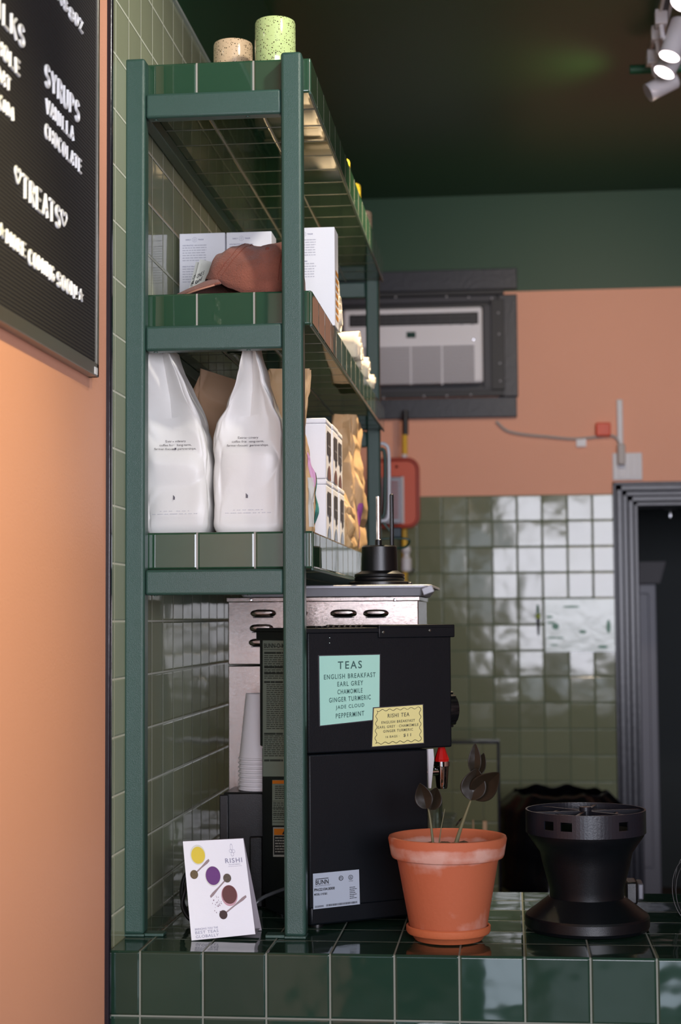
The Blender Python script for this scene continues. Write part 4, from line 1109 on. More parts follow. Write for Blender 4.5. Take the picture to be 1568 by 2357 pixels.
card_disc('printed_tea_glass', gl, 0.225, 0.145, 0.125, 0.105, 0.0003); card_disc('printed_tea_glass', gl, 0.435, 0.375, 0.128, 0.105, 0.0003)
card_disc('printed_tea_glass', mat('pink_glass_print', (196, 150, 160), 0.5), 0.665, 0.585, 0.13, 0.108, 0.0003)
card_disc('printed_tea', mat('yellow_tea_print', (222, 196, 40), 0.5), 0.228, 0.150, 0.112, 0.088, 0.0006)
card_disc('printed_tea', mat('purple_tea_print', (92, 24, 110), 0.5, var=0.35, vscale=12), 0.437, 0.370, 0.118, 0.096, 0.0006)
card_disc('printed_tea', mat('amber_red_tea_print', (88, 26, 22), 0.5, var=0.4, vscale=12), 0.667, 0.575, 0.118, 0.096, 0.0006)
mb = MB(); msp = mat('spoon_print', (148, 128, 130), 0.5); mls = mat('dry_leaf_print', (104, 88, 60), 0.7, var=0.6, vscale=400)
def spoon(u0, v0, u1, v1, lm):
    mb = MB(); a = Vector((u0, v0)); b = Vector((u1, v1)); d = (b - a).normalized(); n = Vector((-d.y, d.x))
    pts = []
    for s, wd in ((0.02, 0.008), (0.5, 0.008), (0.85, 0.017), (1.0, 0.012)):
        p = a + (b - a) * s
        pts.append((p + n * wd, p - n * wd))
    nn = (Q(1, 1) - Q(0, 1)).cross(Q(0, 0) - Q(0, 1)).normalized() * 0.0007
    vs = []
    for p, r in pts: vs += [Q(*p) + nn, Q(*r) + nn]
    mb.add(vs, [(0, 1, 3, 2), (2, 3, 5, 4), (4, 5, 7, 6)])
    mk('printed_spoon', mb, msp, T, world=True)
    mk('printed_leaves', disc(MB(), Q, u0, v0, 0.064, 0.046, 0.0010), lm, T, world=True)
spoon(0.135, 0.345, 0.40, 0.205, mls); spoon(0.66, 0.405, 0.36, 0.585, mat('green_leaf_print', (92, 82, 70), 0.7, var=0.6, vscale=400)); spoon(0.535, 0.775, 0.93, 0.605, mat('dark_leaf_print', (66, 48, 46), 0.7, var=0.6, vscale=400))
mb = MB(); rd = random.Random(5)
for k in range(26):
    u, v = 0.46 + rd.gauss(0, 0.045), 0.66 + rd.gauss(0, 0.035); disc(mb, Q, u, v, rd.uniform(0.003, 0.009), rd.uniform(0.003, 0.008), 0.0006, 6)
mk('printed_petals', mb, mat('petal_print', (110, 70, 96), 0.6), T, world=True)
mb = MB()
fit(mb, Q, 'RISHI', 0.66, 0.20, 0.935, 0.25, bold=0.01, spacing=1.2); fit(mb, Q, 'TEA & BOTANICALS', 0.71, 0.262, 0.90, 0.272); microlines(mb, Q, 0.70, 0.285, 0.92, 0.290, 1, 0.5, 1, 0)
for (u, v, ru, rv) in ((0.785, 0.085, 0.020, 0.035), (0.765, 0.125, 0.022, 0.018), (0.815, 0.13, 0.024, 0.018), (0.79, 0.16, 0.024, 0.022)): disc(mb, Q, u, v, ru, rv, 0.0006, 20, r_in=0.86)
fit(mb, Q, 'BRINGING YOU THE', 0.07, 0.885, 0.43, 0.905); fit(mb, Q, 'BEST TEAS', 0.07, 0.915, 0.43, 0.943, spacing=1.1); fit(mb, Q, 'GLOBALLY', 0.07, 0.955, 0.43, 0.983, spacing=1.1)
mk('lettering', mb, mat('lilac_grey_ink', (140, 138, 160), 0.6), T, world=True)

# ------------------------------------------------------------------ terracotta pot
sp_ = PZ(1034, 2150, CT)
PC = Vector((PY(1032, 2100, 3.0).x, 3.0, CT))
T = thing('potted_rubber_plant', 'terracotta pot with white mineral stains holding two dark-leaved cuttings', 'potted plant', PC)
def stain_mat():
    m = mat('stained_terracotta', (190, 104, 68), 0.75, bump=0.2, bscale=150)
    nt = m.node_tree; N = nt.nodes; L = nt.links; p = N['Principled BSDF']
    tc = N.new('ShaderNodeTexCoord'); sx = N.new('ShaderNodeSeparateXYZ'); L.new(tc.outputs['Object'], sx.inputs[0])
    n = N.new('ShaderNodeTexNoise'); n.inputs['Scale'].default_value = 14; n.inputs['Detail'].default_value = 5; L.new(tc.outputs['Object'], n.inputs['Vector'])
    cr = N.new('ShaderNodeValToRGB'); L.new(sx.outputs[2], cr.inputs[0])
    mr = N.new('ShaderNodeMapRange'); mr.inputs['From Min'].default_value = 0.0; mr.inputs['From Max'].default_value = 0.18; L.new(sx.outputs[2], mr.inputs[0]); L.new(mr.outputs[0], cr.inputs[0])
    e = cr.color_ramp.elements; e[0].position = 0.0; e[0].color = (0.50, 0.50, 0.50, 1); e[1].position = 1.0; e[1].color = (0.45, 0.45, 0.45, 1)
    for pos, v in ((0.35, 0.42), (0.62, 0.40), (0.76, 0.40), (0.86, 0.66), (0.93, 0.64), (0.975, 0.42)):
        x = cr.color_ramp.elements.new(pos); x.color = (v, v, v, 1)
    ad = N.new('ShaderNodeMath'); ad.operation = 'ADD'; L.new(n.outputs['Fac'], ad.inputs[0]); L.new(cr.outputs[0], ad.inputs[1])
    m2 = N.new('ShaderNodeMapRange'); m2.inputs['From Min'].default_value = 1.02; m2.inputs['From Max'].default_value = 1.22; m2.inputs['To Max'].default_value = 0.75; L.new(ad.outputs[0], m2.inputs[0])
    mx = N.new('ShaderNodeMix'); mx.data_type = 'RGBA'; mx.inputs['A'].default_value = lin(178, 94, 60); mx.inputs['B'].default_value = lin(206, 168, 154)
    L.new(m2.outputs[0], mx.inputs['Factor']); L.new(mx.outputs['Result'], p.inputs['Base Color'])
    return m
zr_ = PY(1165, 1924, 3.0).z - CT
k1 = 3.0 / FPX
pot = mk('pot', MB().lathe([(0.040, 0.012), (0.066, 0.0105), (0.0675, 0.014), (0.090, zr_ - 0.045), (0.0925, zr_ - 0.039), (0.0995, zr_ - 0.037), (0.1015, zr_ - 0.033), (0.1065, zr_ - 0.004), (0.105, zr_), (0.1015, zr_ + 0.0005), (0.098, zr_ - 0.003), (0.088, zr_ - 0.04), (0.083, zr_ - 0.05)], n=72), stain_mat(), T)
M_tc = mat('clean_terracotta', (186, 98, 58), 0.7, bump=0.2, bscale=150, var=0.06)
mk('saucer', MB().lathe([(0.052, 0.0005), (0.060, 0.002), (0.066, 0.010), (0.0735, 0.014), (0.0755, 0.018), (0.0755, 0.026), (0.073, 0.028), (0.071, 0.026), (0.070, 0.016), (0.062, 0.009), (0.0, 0.008)], n=72), M_tc, T)
def soil(u, v):
    a = 2 * PI * u; r = 0.0875 * v
    x, y = r * math.cos(a), r * math.sin(a)
    return (x, y, zr_ - 0.0235 + 0.006 * noise.noise(Vector((x * 60, y * 60, 1))) + 0.003 * noise.noise(Vector((x * 200, y * 200, 3))))
mk('soil', MB().grid(soil, 90, 30, wrap_u=True), mat('potting_soil', (52, 38, 26), 0.95, bump=1.0, bscale=400, var=0.5, vscale=120), T)
M_leaf = mat('dark_olive_leaf', (34, 28, 20), 0.38, var=0.2, vscale=30, spec=0.25)
M_stem = mat('olive_stem', (108, 104, 74), 0.6, var=0.2, vscale=30)
YL = 3.0
def stem(pts, r0, r1, nm='stem'):
    return mk(nm, MB().tube([PY(x, y, d) for x, y, d in pts], lambda s: r0 + (r1 - r0) * s, 10), M_stem, T, world=True)
stem([(1049, 1945, 3.00), (1058, 1915, 3.0), (1070, 1880, 2.995), (1084, 1842, 2.99)], 0.0042, 0.0016)
stem([(997, 1942, 3.00), (993, 1905, 3.0), (988, 1870, 3.0), (980, 1838, 3.0)], 0.0026, 0.0012)
stem([(1011, 1940, 3.01), (1016, 1905, 3.01), (1024, 1862, 3.01)], 0.0012, 0.0006)
def leaf(base, tip, wpx, yb, yt, curl=0.006, fold=0.35, side_=1.0, asym=0.0):
    A = PY(*base, yb); Bt = PY(*tip, yt); d = Bt - A; n = Vector((0, -1, 0)); s = d.cross(n).normalized(); w_ = wpx / 2 / FPX * 3.0
    def f(u, v):
        x = (u - 0.5) * 2
        prof = (math.sin(PI * min(1, v ** 0.85)) ** 0.75) * (1 - 0.25 * v)
        p = A + d * v + s * (x + asym * (1 - abs(x))) * w_ * prof
        p += n * (fold * abs(x) * w_ * prof - curl * math.sin(PI * v) + 0.0006 * noise.noise(p * 90))
        return p
    mk('leaf', MB().grid(f, 14, 24), M_leaf, T, world=True, solid=0.0007)
leaf((1092, 1783), (1094, 1710), 34, 2.985, 2.995)
leaf((1100, 1785), (1114, 1733), 28, 3.00, 3.01, fold=0.7)
leaf((1084, 1842), (1098, 1768), 66, 2.98, 2.975, asym=0.1)
leaf((1088, 1838), (1149, 1778), 66, 2.99, 2.96, fold=0.5)
leaf((982, 1862), (967, 1803), 46, 2.98, 2.975)
leaf((991, 1864), (1006, 1812), 46, 2.99, 2.985, fold=0.5)
leaf((1049, 1902), (1064, 1882), 5, 3.0, 3.0)

# ------------------------------------------------------------------ black brew funnel stand (grinder hopper upside)
cx = PY(1350, 2000, 3.12).x; HC = Vector((cx, 3.12, CT)); k2 = 3.12 / FPX
T = thing('grinder_hopper', 'matt black plastic hopper with a wide flared foot and slotted rim', 'hopper', HC)
M_bp = mat('matt_black_plastic', (9, 11, 15), 0.32, bump=0.12, bscale=900)
zf = lambda py: PY(1350, py, 3.12).z - CT
mk('flared_foot', MB().lathe([(0.108, 0.001), (0.112, 0.003), (0.113, 0.006), (0.1142, 0.008), (0.1142, 0.024), (0.112, 0.028), (0.075, 0.056), (0.070, 0.060), (0.0, 0.060)], n=96), M_bp, T, ang=18)
ztr = zf(1862); zrb = ztr - 0.042
mk('funnel_body', MB().lathe([(0.068, 0.059), (0.0685, 0.075), (0.081, zrb - 0.055), (0.085, zrb - 0.036), (0.096, zrb - 0.020), (0.106, zrb - 0.006), (0.108, zrb), (0.104, zrb + 0.001), (0.082, zrb - 0.03), (0.066, 0.062)], n=96), M_bp, T)
M_smoke = mat('smoky_grey_plastic', (26, 27, 34), 0.3, bump=0.08, bscale=300)
mb = MB(); nseg = 96
slots = lambda a: any(abs(((a - s + PI) % (2 * PI)) - PI) < 0.12 for s in (-2.25, -1.92, -0.95, 0.4, 1.4, 2.6))
rz_ = [0, 0.013, 0.029, 0.042]
for k in range(nseg):
    a0, a1 = 2 * PI * k / nseg, 2 * PI * (k + 1) / nseg
    am = (a0 + a1) / 2; am = (am + PI) % (2 * PI) - PI
    for j in range(3):
        if j == 1 and slots(am): continue
        vs = []
        for r in (0.1105, 0.1075):
            for a in (a0, a1):
                for z in (rz_[j], rz_[j + 1]): vs.append((r * math.cos(a), r * math.sin(a), zrb + z))
        mb.add(vs, [(0, 2, 3, 1), (4, 5, 7, 6), (1, 3, 7, 5), (0, 4, 6, 2), (0, 1, 5, 4), (2, 6, 7, 3)])
mk('slotted_rim', mb, M_smoke, T, ang=20)
mb = MB().lathe([(0.011, ztr - 0.03), (0.011, ztr + 0.004), (0.0, ztr + 0.005)], n=24)
for k in range(6):
    a = k * PI / 3 + 0.3
    mb.box((0.008, -0.003, ztr - 0.012), (0.108, 0.003, ztr - 0.003), Matrix.Rotation(a, 4, 'Z'))
mb.lathe([(0.060, ztr - 0.02), (0.060, ztr - 0.006), (0.056, ztr - 0.006), (0.056, ztr - 0.02)], n=48)
mk('spider', mb, M_smoke, T)
# small plug box behind it, wire loops at the right edge
x0 = PY(1440, 2070, 3.40).x; x1 = PY(1481, 2070, 3.40).x
T = thing('power_adapter', 'black power adapter with silver end behind the hopper at the counter edge', 'adapter', ((x0 + x1) / 2, 3.42, CT))
mk('adapter_body', MB().box((x0, 3.38, CT + 0.0008), (x1 - 0.012, 3.44, CT + 0.045)), M_black_plastic, T, bevel=0.004, world=True)
mk('silver_end', MB().box((x1 - 0.012, 3.38, CT + 0.010), (x1, 3.44, CT + 0.042)), mat('grey_metal_end', (110, 110, 116), 0.5, 0.5), T, bevel=0.003, world=True)
def ring(px, py, rx, rz2, d, ph):
    c = PY(px, py, d)
    return [(c.x + rx * math.cos(a), d + 0.02 * math.sin(a + ph), c.z + rz2 * math.sin(a)) for a in [2 * PI * k / 14 for k in range(14)]]
T = thing('wire_coil', 'loops of thin black wire standing on the counter at the photo edge', 'wire', (PY(1590, 2050, 3.2).x, 3.2, CT))
for k, (rx, rz2, d) in enumerate(((0.033, 0.056, 3.20), (0.028, 0.052, 3.22), (0.030, 0.060, 3.24))):
    c = PY(1590, 2100, d)
    mk('loop', MB().tube([(c.x + rx * math.cos(a), d + 0.015 * math.sin(a + k), CT + 0.004 + rz2 + rz2 * math.sin(a)) for a in [2 * PI * i / 14 for i in range(14)]], 0.0013, 8, 4, closed=True), M_rubber, T, world=True)

# ------------------------------------------------------------------ window-type air conditioner
YA = YB
def bxp(px0, py0, px1, py1, y0, y1, Yp=YB):
    a = PY(px0, py1, Yp); b = PY(px1, py0, Yp)
    return (a.x, y0, a.z), (b.x, y1, b.z)
def framep(mb, o, i, y0, y1):
    (ax0, ay0, ax1, ay1), (bx0, by0, bx1, by1) = o, i
    mb.box(*bxp(ax0, ay0, ax1, by0, y0, y1)); mb.box(*bxp(ax0, by1, ax1, ay1, y0, y1))
    mb.box(*bxp(ax0, by0, bx0, by1, y0, y1)); mb.box(*bxp(bx1, by0, ax1, by1, y0, y1))
T = thing('air_conditioner', 'white through-wall air conditioner in a wide charcoal wooden surround', 'air conditioner', (-0.42, YB, PY(950, 972, YB).z))
mk('surround', (lambda m_: (framep(m_, (712, 620, 1190, 970), (757, 680, 1150, 915), YB - 0.03, YB), m_)[1])(MB()), M_charcoal, T, bevel=0.003, world=True)
mk('angle_frame', (lambda m_: (framep(m_, (744, 670, 1160, 922), (772, 692, 1132, 900), YB - 0.042, YB - 0.028), m_)[1])(MB()), mat('black_iron', (20, 20, 24), 0.5), T, bevel=0.002, world=True)
mk('inner_sleeve', (lambda m_: (framep(m_, (760, 684, 1140, 908), (790, 706, 1116, 894), YB - 0.034, YB + 0.01), m_)[1])(MB()), mat('dark_grey_sleeve', (50, 50, 58), 0.5), T, world=True)
mk('back_filler', MB().box(*bxp(752, 676, 1154, 918, YB - 0.012, YB + 0.0)), MATS['black_iron'], T, world=True)
case = mk('case', MB().box(*bxp(795, 712, 1111, 892, YB - 0.075, YB + 0.0)), mat('white_case_plastic', (236, 236, 242), 0.45, bump=0.03), T, bevel=0.012, seg=3, world=True)
mk('discharge_vent', MB().box(*bxp(804, 718, 1101, 753, YB - 0.079, YB - 0.074, YB - 0.075)), mat('dark_vent', (14, 14, 16), 0.5), case, bevel=0.006, world=True)
mb = MB()
for k in range(12):
    xx = 812 + k * 25
    mb.box(*bxp(xx, 724, xx + 2, 749, YB - 0.082, YB - 0.079, YB - 0.075))
for yy in (731, 740): mb.box(*bxp(808, yy, 1097, yy + 2, YB - 0.083, YB - 0.079, YB - 0.075))
mk('vane', mb, mat('grey_vane', (54, 54, 58), 0.5), case, world=True)
mk('display', MB().box(*bxp(936, 764, 957, 778, YB - 0.078, YB - 0.074, YB - 0.075)), mat('green_display', (24, 60, 50), 0.2), case, bevel=0.001, world=True)
mk('intake_grille', MB().box(*bxp(830, 795, 1092, 886, YB - 0.0775, YB - 0.074, YB - 0.075)), mat('grille_grey', (158, 156, 162), 0.6), case, world=True)
mb = MB()
for k in range(12): mb.box(*bxp(828, 795 + k * 7.6, 1092, 799.4 + k * 7.6, YB - 0.081, YB - 0.077, YB - 0.075))
for xx in (945, 1017): mb.box(*bxp(xx, 795, xx + 2, 886, YB - 0.082, YB - 0.077, YB - 0.075))
mk('louvre_slats', mb, MATS['white_case_plastic'], case, world=True)
p = PY(1090, 781, YB - 0.076); mk('indicator', MB().lathe([(0.006, 0), (0.004, 0.002), (0, 0.0025)], p, 16, Matrix.Rotation(PI / 2, 3, 'X')), M_chrome, case, world=True)
for (bx_, by_) in ((804, 684), (911, 684), (1028, 683), (1079, 684), (1132, 687), (1147, 720), (1149, 769), (1151, 836), (1152, 877), (1084, 909), (1029, 911), (976, 912), (883, 916)):
    p = PY(bx_, by_, YB - 0.042); mk('bolt', MB().lathe([(0.0045, 0), (0.004, 0.003), (0, 0.004)], p, 12, Matrix.Rotation(PI / 2, 3, 'X')), M_alu, T, world=True)

# ------------------------------------------------------------------ outlet, plug, cable
T = thing('wall_outlet', 'white double wall outlet plate above the door casing corner', 'outlet', PY(1445, 1105, YB))
mk('cover_plate', MB().box(*bxp(1411, 1042, 1478, 1106, YB - 0.008, YB)), M_whiteplas, T, bevel=0.003, world=True)
mk('socket', MB().box(*bxp(1424, 1070, 1440, 1100, YB - 0.010, YB - 0.007)), M_whiteplas, T, bevel=0.002, world=True)
mk('socket', MB().box(*bxp(1452, 1050, 1468, 1098, YB - 0.010, YB - 0.007)), M_whiteplas, T, bevel=0.002, world=True)
T = thing('power_cable', 'grey cable sagging from air conditioner to the outlet, ending in a plug', 'cable', PY(1430, 1072, YB))
mk('cord', MB().tube([PY(x, y, YB - 0.012) for x, y in ((1143, 970), (1165, 990), (1200, 999), (1260, 1005), (1320, 1010), (1370, 1006), (1405, 1002), (1422, 1012), (1428, 1030))], 0.006, 8), mat('grey_cable', (172, 164, 160), 0.5), T, world=True)
mk('plug', MB().box(*bxp(1421, 1024, 1438, 1072, YB - 0.05, YB - 0.008)), mat('grey_plug', (186, 180, 178), 0.5), T, bevel=0.006, world=True)
mk('warning_tag', MB().box(*bxp(1327, 1008, 1349, 1029, YB - 0.016, YB - 0.014)), M_white, T, world=True)
tag(mk('orange_clip', MB().box(*bxp(1371, 974, 1405, 1006, YB - 0.035, YB - 0.0005)), mat('orange_plastic', (226, 84, 52), 0.45, var=0.15, vscale=40), bevel=0.006), 'small bright orange box clipped over the grey cable', 'clip')
tag(mk('cable_conduit', MB().box(*bxp(1421, 920, 1433, 1026, YB - 0.016, YB - 0.0005)), M_whiteplas, bevel=0.004), 'white vertical conduit strip rising above the wall plug', 'conduit')

# sheet of paper and hanging marker on the back wall tiles
T = thing('wall_notice', 'translucent paper notice taped to the back wall tiles beside the door', 'notice', PY(1338, 1500, YB))
mk('paper', MB().box(*bxp(1256, 1378, 1421, 1501, YB - 0.006, YB - 0.0025)), mat('glossy_pale_paper', (206, 220, 214), 0.18, bump=0.5, bscale=18), T, world=True)
mb = MB(); Qn = quad_map(PY(1256, 1378, YB - 0.0062), PY(1421, 1378, YB - 0.0062), PY(1421, 1501, YB - 0.0062), PY(1256, 1501, YB - 0.0062))
for (u, v, a_, b_) in ((0.06, 0.34, 0.05, 0.02), (0.08, 0.45, 0.06, 0.02), (0.14, 0.52, 0.05, 0.06), (0.10, 0.73, 0.07, 0.015), (0.2, 0.73, 0.06, 0.015), (0.12, 0.87, 0.06, 0.015), (0.88, 0.52, 0.03, 0.13), (0.80, 0.90, 0.07, 0.03), (0.36, 0.15, 0.12, 0.02), (0.52, 0.62, 0.05, 0.03)):
    disc(mb, Qn, u, v, a_, b_, 0.0005, 16)
mk('ink_marks', mb, mat('faded_green_ink', (110, 160, 140), 0.5), T, world=True)
T = thing('hanging_marker', 'green and black marker pen hanging on the tiles left of the notice', 'marker', PY(1239, 1460, YB - 0.01))
a_ = PY(1238, 1392, YB - 0.014); b_ = PY(1239, 1418, YB - 0.014); c_ = PY(1240, 1462, YB - 0.014)
mk('marker_cap', MB().cyl(a_, b_, 0.005, 0.007), mat('dark_green_plastic', (30, 90, 40), 0.4), T, world=True)
mk('marker_barrel', MB().cyl(b_, c_, 0.008, 0.004), M_black_plastic, T, world=True)
mk('marker_band', MB().cyl(b_ + Vector((0, 0, 0.008)), b_ - Vector((0, 0, 0.010)), 0.0105), mat('lime_band', (150, 170, 50), 0.4), T, world=True)

# ------------------------------------------------------------------ tools hanging near the left of the back wall
def cylp(mb, x, y0, y1, d, wpx, n=16):
    a = PY(x, y0, d); b = PY(x, y1, d); mb.cyl(a, (a.x, d, b.z), wpx / 2 / FPX * d, n=n); return mb
dT = 7.0
T = thing('yellow_broom_handle', 'yellow broom pole with black grip leaning by the back wall', 'broom', (PY(930, 1300, dT).x, dT, 0.0))
mk('grip', cylp(MB(), 933, 945, 1001, dT, 14), M_black_plastic, T, world=True)
mk('pole', cylp(cylp(MB(), 932, 1001, 1046, dT, 12), 930, 1058, 1650, dT, 12).cyl((PY(930, 1300, dT).x, dT, 0.002), (PY(930, 1300, dT).x, dT, PY(930, 1650, dT).z), 0.011), mat('yellow_enamel', (226, 180, 20), 0.35), T, world=True)
mk('white_collar', cylp(MB(), 931, 1046, 1059, dT, 13), M_whiteplas, T, world=True)
dO = 6.93
def rrect(x0, z0, x1, z1, r, n=6):
    pts = []
    for (cx, cz, s0) in ((x1 - r, z1 - r, 0), (x0 + r, z1 - r, 1), (x0 + r, z0 + r, 2), (x1 - r, z0 + r, 3)):
        for k in range(n + 1):
            an = (s0 + k / n) * PI / 2; pts.append((cx + r * math.cos(an), cz + r * math.sin(an)))
    return pts
a_ = PY(862, 1213, dO); b_ = PY(962, 1057, dO)
T = thing('orange_tray', 'orange rounded plastic tray hanging on the wall left of the tiles', 'tray', ((a_.x + b_.x) / 2, dO, a_.z))
mk('tray_panel', MB().prism(rrect(a_.x, a_.z, b_.x, b_.z, 0.045), 1, dO, dO + 0.008), mat('orange_red_plastic', (206, 84, 48), 0.45), T, world=True)
mk('hanging_peg', MB().cyl((b_.x - 0.09, dO, b_.z - 0.03), (b_.x - 0.09, YB, b_.z - 0.03), 0.006), M_charcoal, T, world=True)
mk('tray_rim', MB().tube([(x, dO - 0.004, z) for x, z in rrect(a_.x, a_.z, b_.x, b_.z, 0.045)], 0.008, 8, 0, closed=True), mat('dark_orange_plastic', (166, 54, 30), 0.45), T, world=True)
dG = 6.86
a_ = PY(880, 1206, dG); b_ = PY(927, 1097, dG)
T = thing('steel_grater', 'grey slotted grater hanging in front of the orange tray', 'grater', ((a_.x + b_.x) / 2, dG, a_.z))
mk('grater_plate', MB().box((a_.x, dG, a_.z), (b_.x, dG + 0.006, b_.z)), mat('dull_steel_plate', (120, 118, 122), 0.35, 0.7), T, bevel=0.003, world=True)
mk('hanging_peg', MB().cyl((a_.x + 0.02, dG, b_.z - 0.012), (a_.x + 0.02, dO, b_.z - 0.012), 0.004), M_charcoal, T, world=True)
mb = MB()
for k in range(11): mb.box((a_.x + 0.02, dG - 0.003, a_.z + 0.025 + k * 0.0145), (b_.x - 0.018, dG - 0.0005, a_.z + 0.031 + k * 0.0145))
mk('slots', mb, mat('rust_red', (150, 60, 44), 0.6), T, world=True)
mk('edge_rail', MB().cyl((b_.x, dG, a_.z), (b_.x, dG, b_.z), 0.005), M_whiteplas, T, world=True)
dR = 4.83
T = thing('white_wire_rack', 'white rounded tube rack hooked to the rear post of the shelving unit', 'rack', PY(880, 1200, dR))
pts = [PY(x, y, dR) for x, y in ((862, 1026), (876, 1021), (888, 1024), (895, 1040), (896, 1110), (895, 1180), (890, 1196), (878, 1199), (862, 1198))]
mk('outer_loop', MB().tube(pts, 0.005, 10), M_whiteplas, T, world=True)
pts = [PY(x, y, dR + 0.02) for x, y in ((862, 1038), (878, 1034), (886, 1046), (887, 1110), (885, 1180), (876, 1190), (862, 1190))]
mk('inner_loop', MB().tube(pts, 0.006, 10), M_steelgreen, T, world=True)
T = thing('green_wire_basket', 'dark green wire basket rim jutting past the rear shelf post', 'basket', PY(900, 1300, 4.84))
dk = mat('dark_green_wire', (28, 64, 50), 0.4)
pts = [PY(x, y, d) for x, y, d in ((862, 1243, 4.84), (900, 1239, 4.84), (935, 1240, 4.84), (943, 1246, 4.84), (935, 1258, 4.82), (915, 1262, 4.82), (880, 1262, 4.82))]
mk('rim_wire', MB().tube(pts, 0.0035, 8), dk, T, world=True)
mk('brace_wire', MB().tube([PY(868, 1180, 4.84), PY(884, 1205, 4.84), PY(912, 1236, 4.84), PY(926, 1240, 4.84)], 0.004, 8), dk, T, world=True)
mk('clip', MB().box(*bxp(900, 1214, 925, 1238, 4.83, 4.85, 4.84)), mat('navy_clip', (34, 52, 60), 0.5), T, bevel=0.004, world=True)
T = thing('white_bottle', 'blurred white bottle beside the yellow pole behind the airpot lid', 'bottle', PY(936, 1312, 6.6))
c = PY(936, 1316, 6.6)
mk('bottle_body', MB().lathe([(0.016, 0), (0.02, 0.005), (0.02, 0.05), (0.012, 0.06), (0.012, 0.075), (0.018, 0.08), (0.016, 0.1), (0.0, 0.104)], c, 24), M_whiteplas, T, world=True)
mk('wall_bracket', MB().cyl((c.x, c.y + 0.005, c.z + 0.02), (c.x, YB, c.z + 0.02), 0.006), M_charcoal, T, world=True)

# ------------------------------------------------------------------ low tiled partition behind the bar, bin bag, dark cabinet
yq = 6.0
a_ = PY(1150, 1706, yq)
mb = MB().box((-1.2, yq, 0), (a_.x - 0.008, yq + 0.10, a_.z - 0.008))
T = thing('tiled_partition', 'low olive tiled partition with black edge trim behind the plant', 'partition', (-0.6, yq + 0.05, 0))
mk('tiled_face', mb, tile_mat('olive_partition_tile', (120, 120, 88), (92, 96, 72), (0.111, 0.0), (0.111, 0), (0.111, 0.02), width=0.003, rough=0.12, tilt=0.02, var=0.05), T, world=True)
mb = MB().box((-1.2, yq - 0.006, a_.z - 0.009), (a_.x, yq + 0.106, a_.z)); mb.box((a_.x - 0.009, yq - 0.006, 0), (a_.x, yq + 0.106, a_.z - 0.009))
mk('edge_trim', mb, M_black_gloss, T, bevel=0.002, world=True)
a_ = PY(1153, 1836, 6.1); b_ = PY(1440, 1836, 6.1)
cxb = (a_.x + b_.x) / 2 + 0.0; rb = (b_.x - a_.x) / 2
T = thing('waste_bin', 'dark waste bin lined with a crumpled black bag beyond the counter', 'bin', (cxb, 6.35, 0))
mk('bin', MB().lathe([(rb * 0.8, 0.001), (rb * 0.95, 0.78)], (cxb, 6.35, 0), 40), M_black_plastic, T, world=True)
def bagl(u, v):
    a = 2 * PI * u; r = rb * (1.04 - 0.25 * max(0, v - 0.85) / 0.15) * (1 + 0.06 * noise.noise(Vector((math.cos(a) * 2, math.sin(a) * 2, v * 5))) + 0.03 * noise.noise(Vector((math.cos(a) * 7, math.sin(a) * 7, v * 3))))
    return (cxb + r * math.cos(a), 6.35 + r * math.sin(a), 0.52 + v * (a_.z - 0.52) + 0.012 * noise.noise(Vector((math.cos(a) * 3, math.sin(a) * 3, 9))))
mk('bin_liner', MB().grid(bagl, 120, 30, wrap_u=True), mat('black_bin_liner', (14, 14, 17), 0.22, bump=1.0, bscale=25), T, world=True, solid=0.001)

# glass jar on the rear counter
c = PY(1010, 1905, 4.3)
T = thing('glass_jar', 'clear glass jar on the rear counter behind the plant', 'jar', (-0.235, 4.3, CT))
gm = mat('clear_glass', (225, 235, 230), 0.03, trans=1.0)
mk('jar_body', MB().lathe([(0.045, 0.001), (0.05, 0.006), (0.05, 0.10), (0.042, 0.115), (0.042, 0.125), (0.040, 0.125), (0.040, 0.114), (0.047, 0.099), (0.047, 0.008), (0.0, 0.005)], (-0.235, 4.3, CT), 48), gm, T, world=True)
T = thing('wooden_frame', 'pair of pale wooden sticks standing just above the pot rim', 'frame', (PY(1104, 1905, 5.0).x, 5.0, 0.80))
mb = MB()
for (xa, xb, yt_) in ((1088, 1091, 1888), (1111, 1121, 1890)):
    p_ = PY(xa, yt_, 5.0); q_ = PY(xb, yt_, 5.0); mb.box((p_.x, 5.0, 0.0), (q_.x, 5.012, p_.z))
mk('stick', mb, mat('pale_wood', (190, 150, 110), 0.6, var=0.1), T, bevel=0.001, world=True)
mk('pane', MB().box((PY(1091, 1889, 5.005).x, 5.004, 0.3), (PY(1111, 1889, 5.005).x, 5.007, PY(1100, 1888, 5.005).z)), gm, T, world=True)

# ------------------------------------------------------------------ track lighting
TXk = PY(1497, 158, 5.25).x + 0.005
T = thing('lighting_track', 'white ceiling lighting track running towards the back wall', 'light track', (TXk, 4.4, CEIL))
zt3 = PY(1490, 150, 5.25).z
M_lw = mat('white_lamp_enamel', (222, 218, 222), 0.4)
mb = MB(); mb.box((TXk - 0.018, 3.2, zt3), (TXk - 0.008, 5.25, zt3 + 0.022)); mb.box((TXk + 0.008, 3.2, zt3), (TXk + 0.018, 5.25, zt3 + 0.022)); mb.box((TXk - 0.018, 3.2, zt3 + 0.016), (TXk + 0.018, 5.25, zt3 + 0.024)); mb.box((TXk - 0.019, 5.23, zt3 - 0.004), (TXk + 0.019, 5.26, zt3 + 0.024))
mk('rail', mb, M_lw, T, bevel=0.001, world=True)
mk('groove', MB().box((TXk - 0.0075, 3.21, zt3 + 0.004), (TXk + 0.0075, 5.23, zt3 + 0.015)), mat('dark_groove', (60, 55, 60), 0.5), T, world=True)
for yy in (3.8, 5.0): mk('stand_off', MB().cyl((TXk, yy, zt3 + 0.022), (TXk, yy, CEIL), 0.008), M_lw, T, world=True)
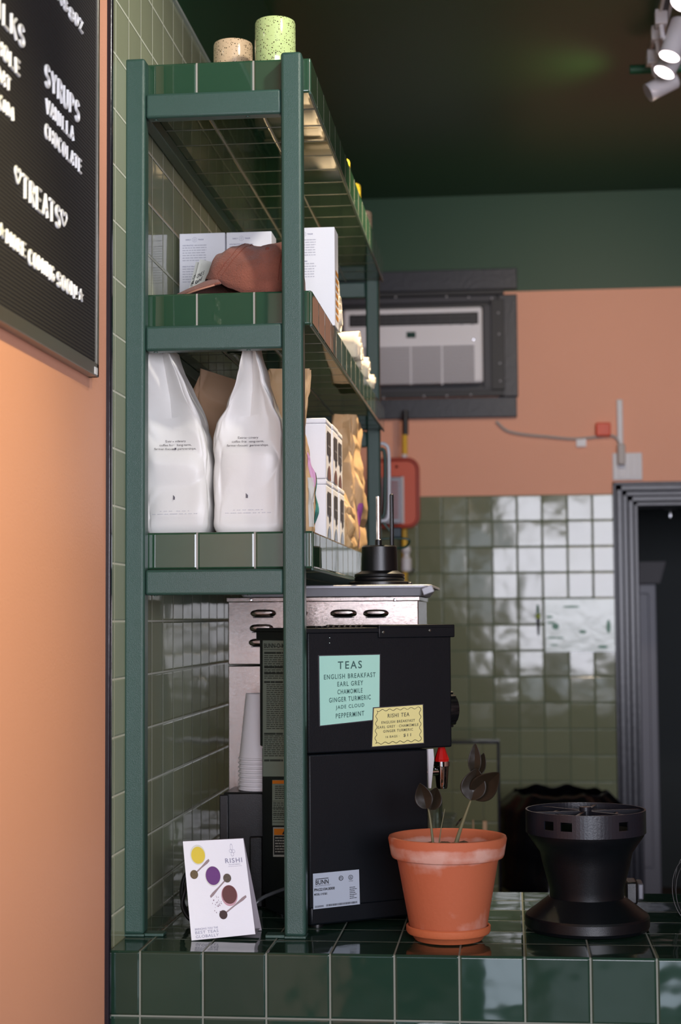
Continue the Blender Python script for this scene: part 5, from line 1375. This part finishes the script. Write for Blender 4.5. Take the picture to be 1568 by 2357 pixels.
tag(mk('ceiling_pipe', MB().cyl((PY(1450, 157, 5.29).x, 5.29, zt3 + 0.0), (2.5, 5.29, zt3 + 0.0), 0.0155), mat('green_pipe_paint', (44, 96, 66), 0.5)), 'short dark green pipe crossing behind the end of the lighting track', 'pipe')
def head(px, py, y, axis, ln, r, lit, lab, stem_px):
    """centre of the lens at px,py"""
    c = PY(px, py, y); ax = Vector(axis).normalized()
    t = thing('track_lamp', lab, 'spotlight', (TXk, y, zt3), 0, 'white cylinder spotlights on the track')
    R = (-ax).to_track_quat('Z', 'Y').to_matrix()
    body = mk('lamp_can', MB().lathe([(r, 0.0), (r, ln - 0.006), (r - 0.006, ln), (0, ln)], c, 40, R).lathe([(r, 0.0), (r - 0.002, 0.0), (r - 0.002, 0.006)], c, 40, R), M_lw, t, world=True)
    em = mat('lit_lens', (255, 250, 240), 0.3, emit=14.0) if lit else mat('dark_lens', (60, 60, 60), 0.2)
    mk('lens', MB().lathe([(0.0, 0.004), (r - 0.002, 0.004), (r - 0.002, 0.003), (0.0, 0.003)], c, 40, R), em, t, world=True)
    sp0 = PY(stem_px[0], stem_px[1], y); sp1 = PY(stem_px[2], stem_px[3], y)
    mk('arm', MB().cyl(sp0, sp1, 0.0075).cyl(sp1, c - ax * ln * 0.5, 0.006), M_lw, t, world=True)
    bz = sp0
    mk('adapter', MB().box((bz.x - 0.018, y - 0.018, bz.z - 0.004), (bz.x + 0.018, y + 0.018, bz.z + 0.04)), M_lw, t, bevel=0.003, world=True)
    return c, ax
head(1541, 130, 4.80, (-0.20, -0.10, -0.55), 0.12, 0.032, True, 'lit white cylinder spotlight, upper of the two glowing lenses', (1522, 55, 1526, 88))
head(1529, 167, 4.95, (-0.26, -0.10, -0.50), 0.115, 0.033, True, 'lit white cylinder spotlight just below the upper glowing lens', (1513, 92, 1516, 124))
head(1492, 214, 5.08, (-0.80, -0.12, -0.42), 0.10, 0.029, False, 'unlit-looking white spotlight turned down to the left, lowest on the track', (1503, 146, 1507, 172))
head(1572, 2, 4.45, (-0.22, -0.35, -0.50), 0.12, 0.035, True, 'white spotlight whose glowing lens is cut by the top right photo corner', (1545, -60, 1550, -40))
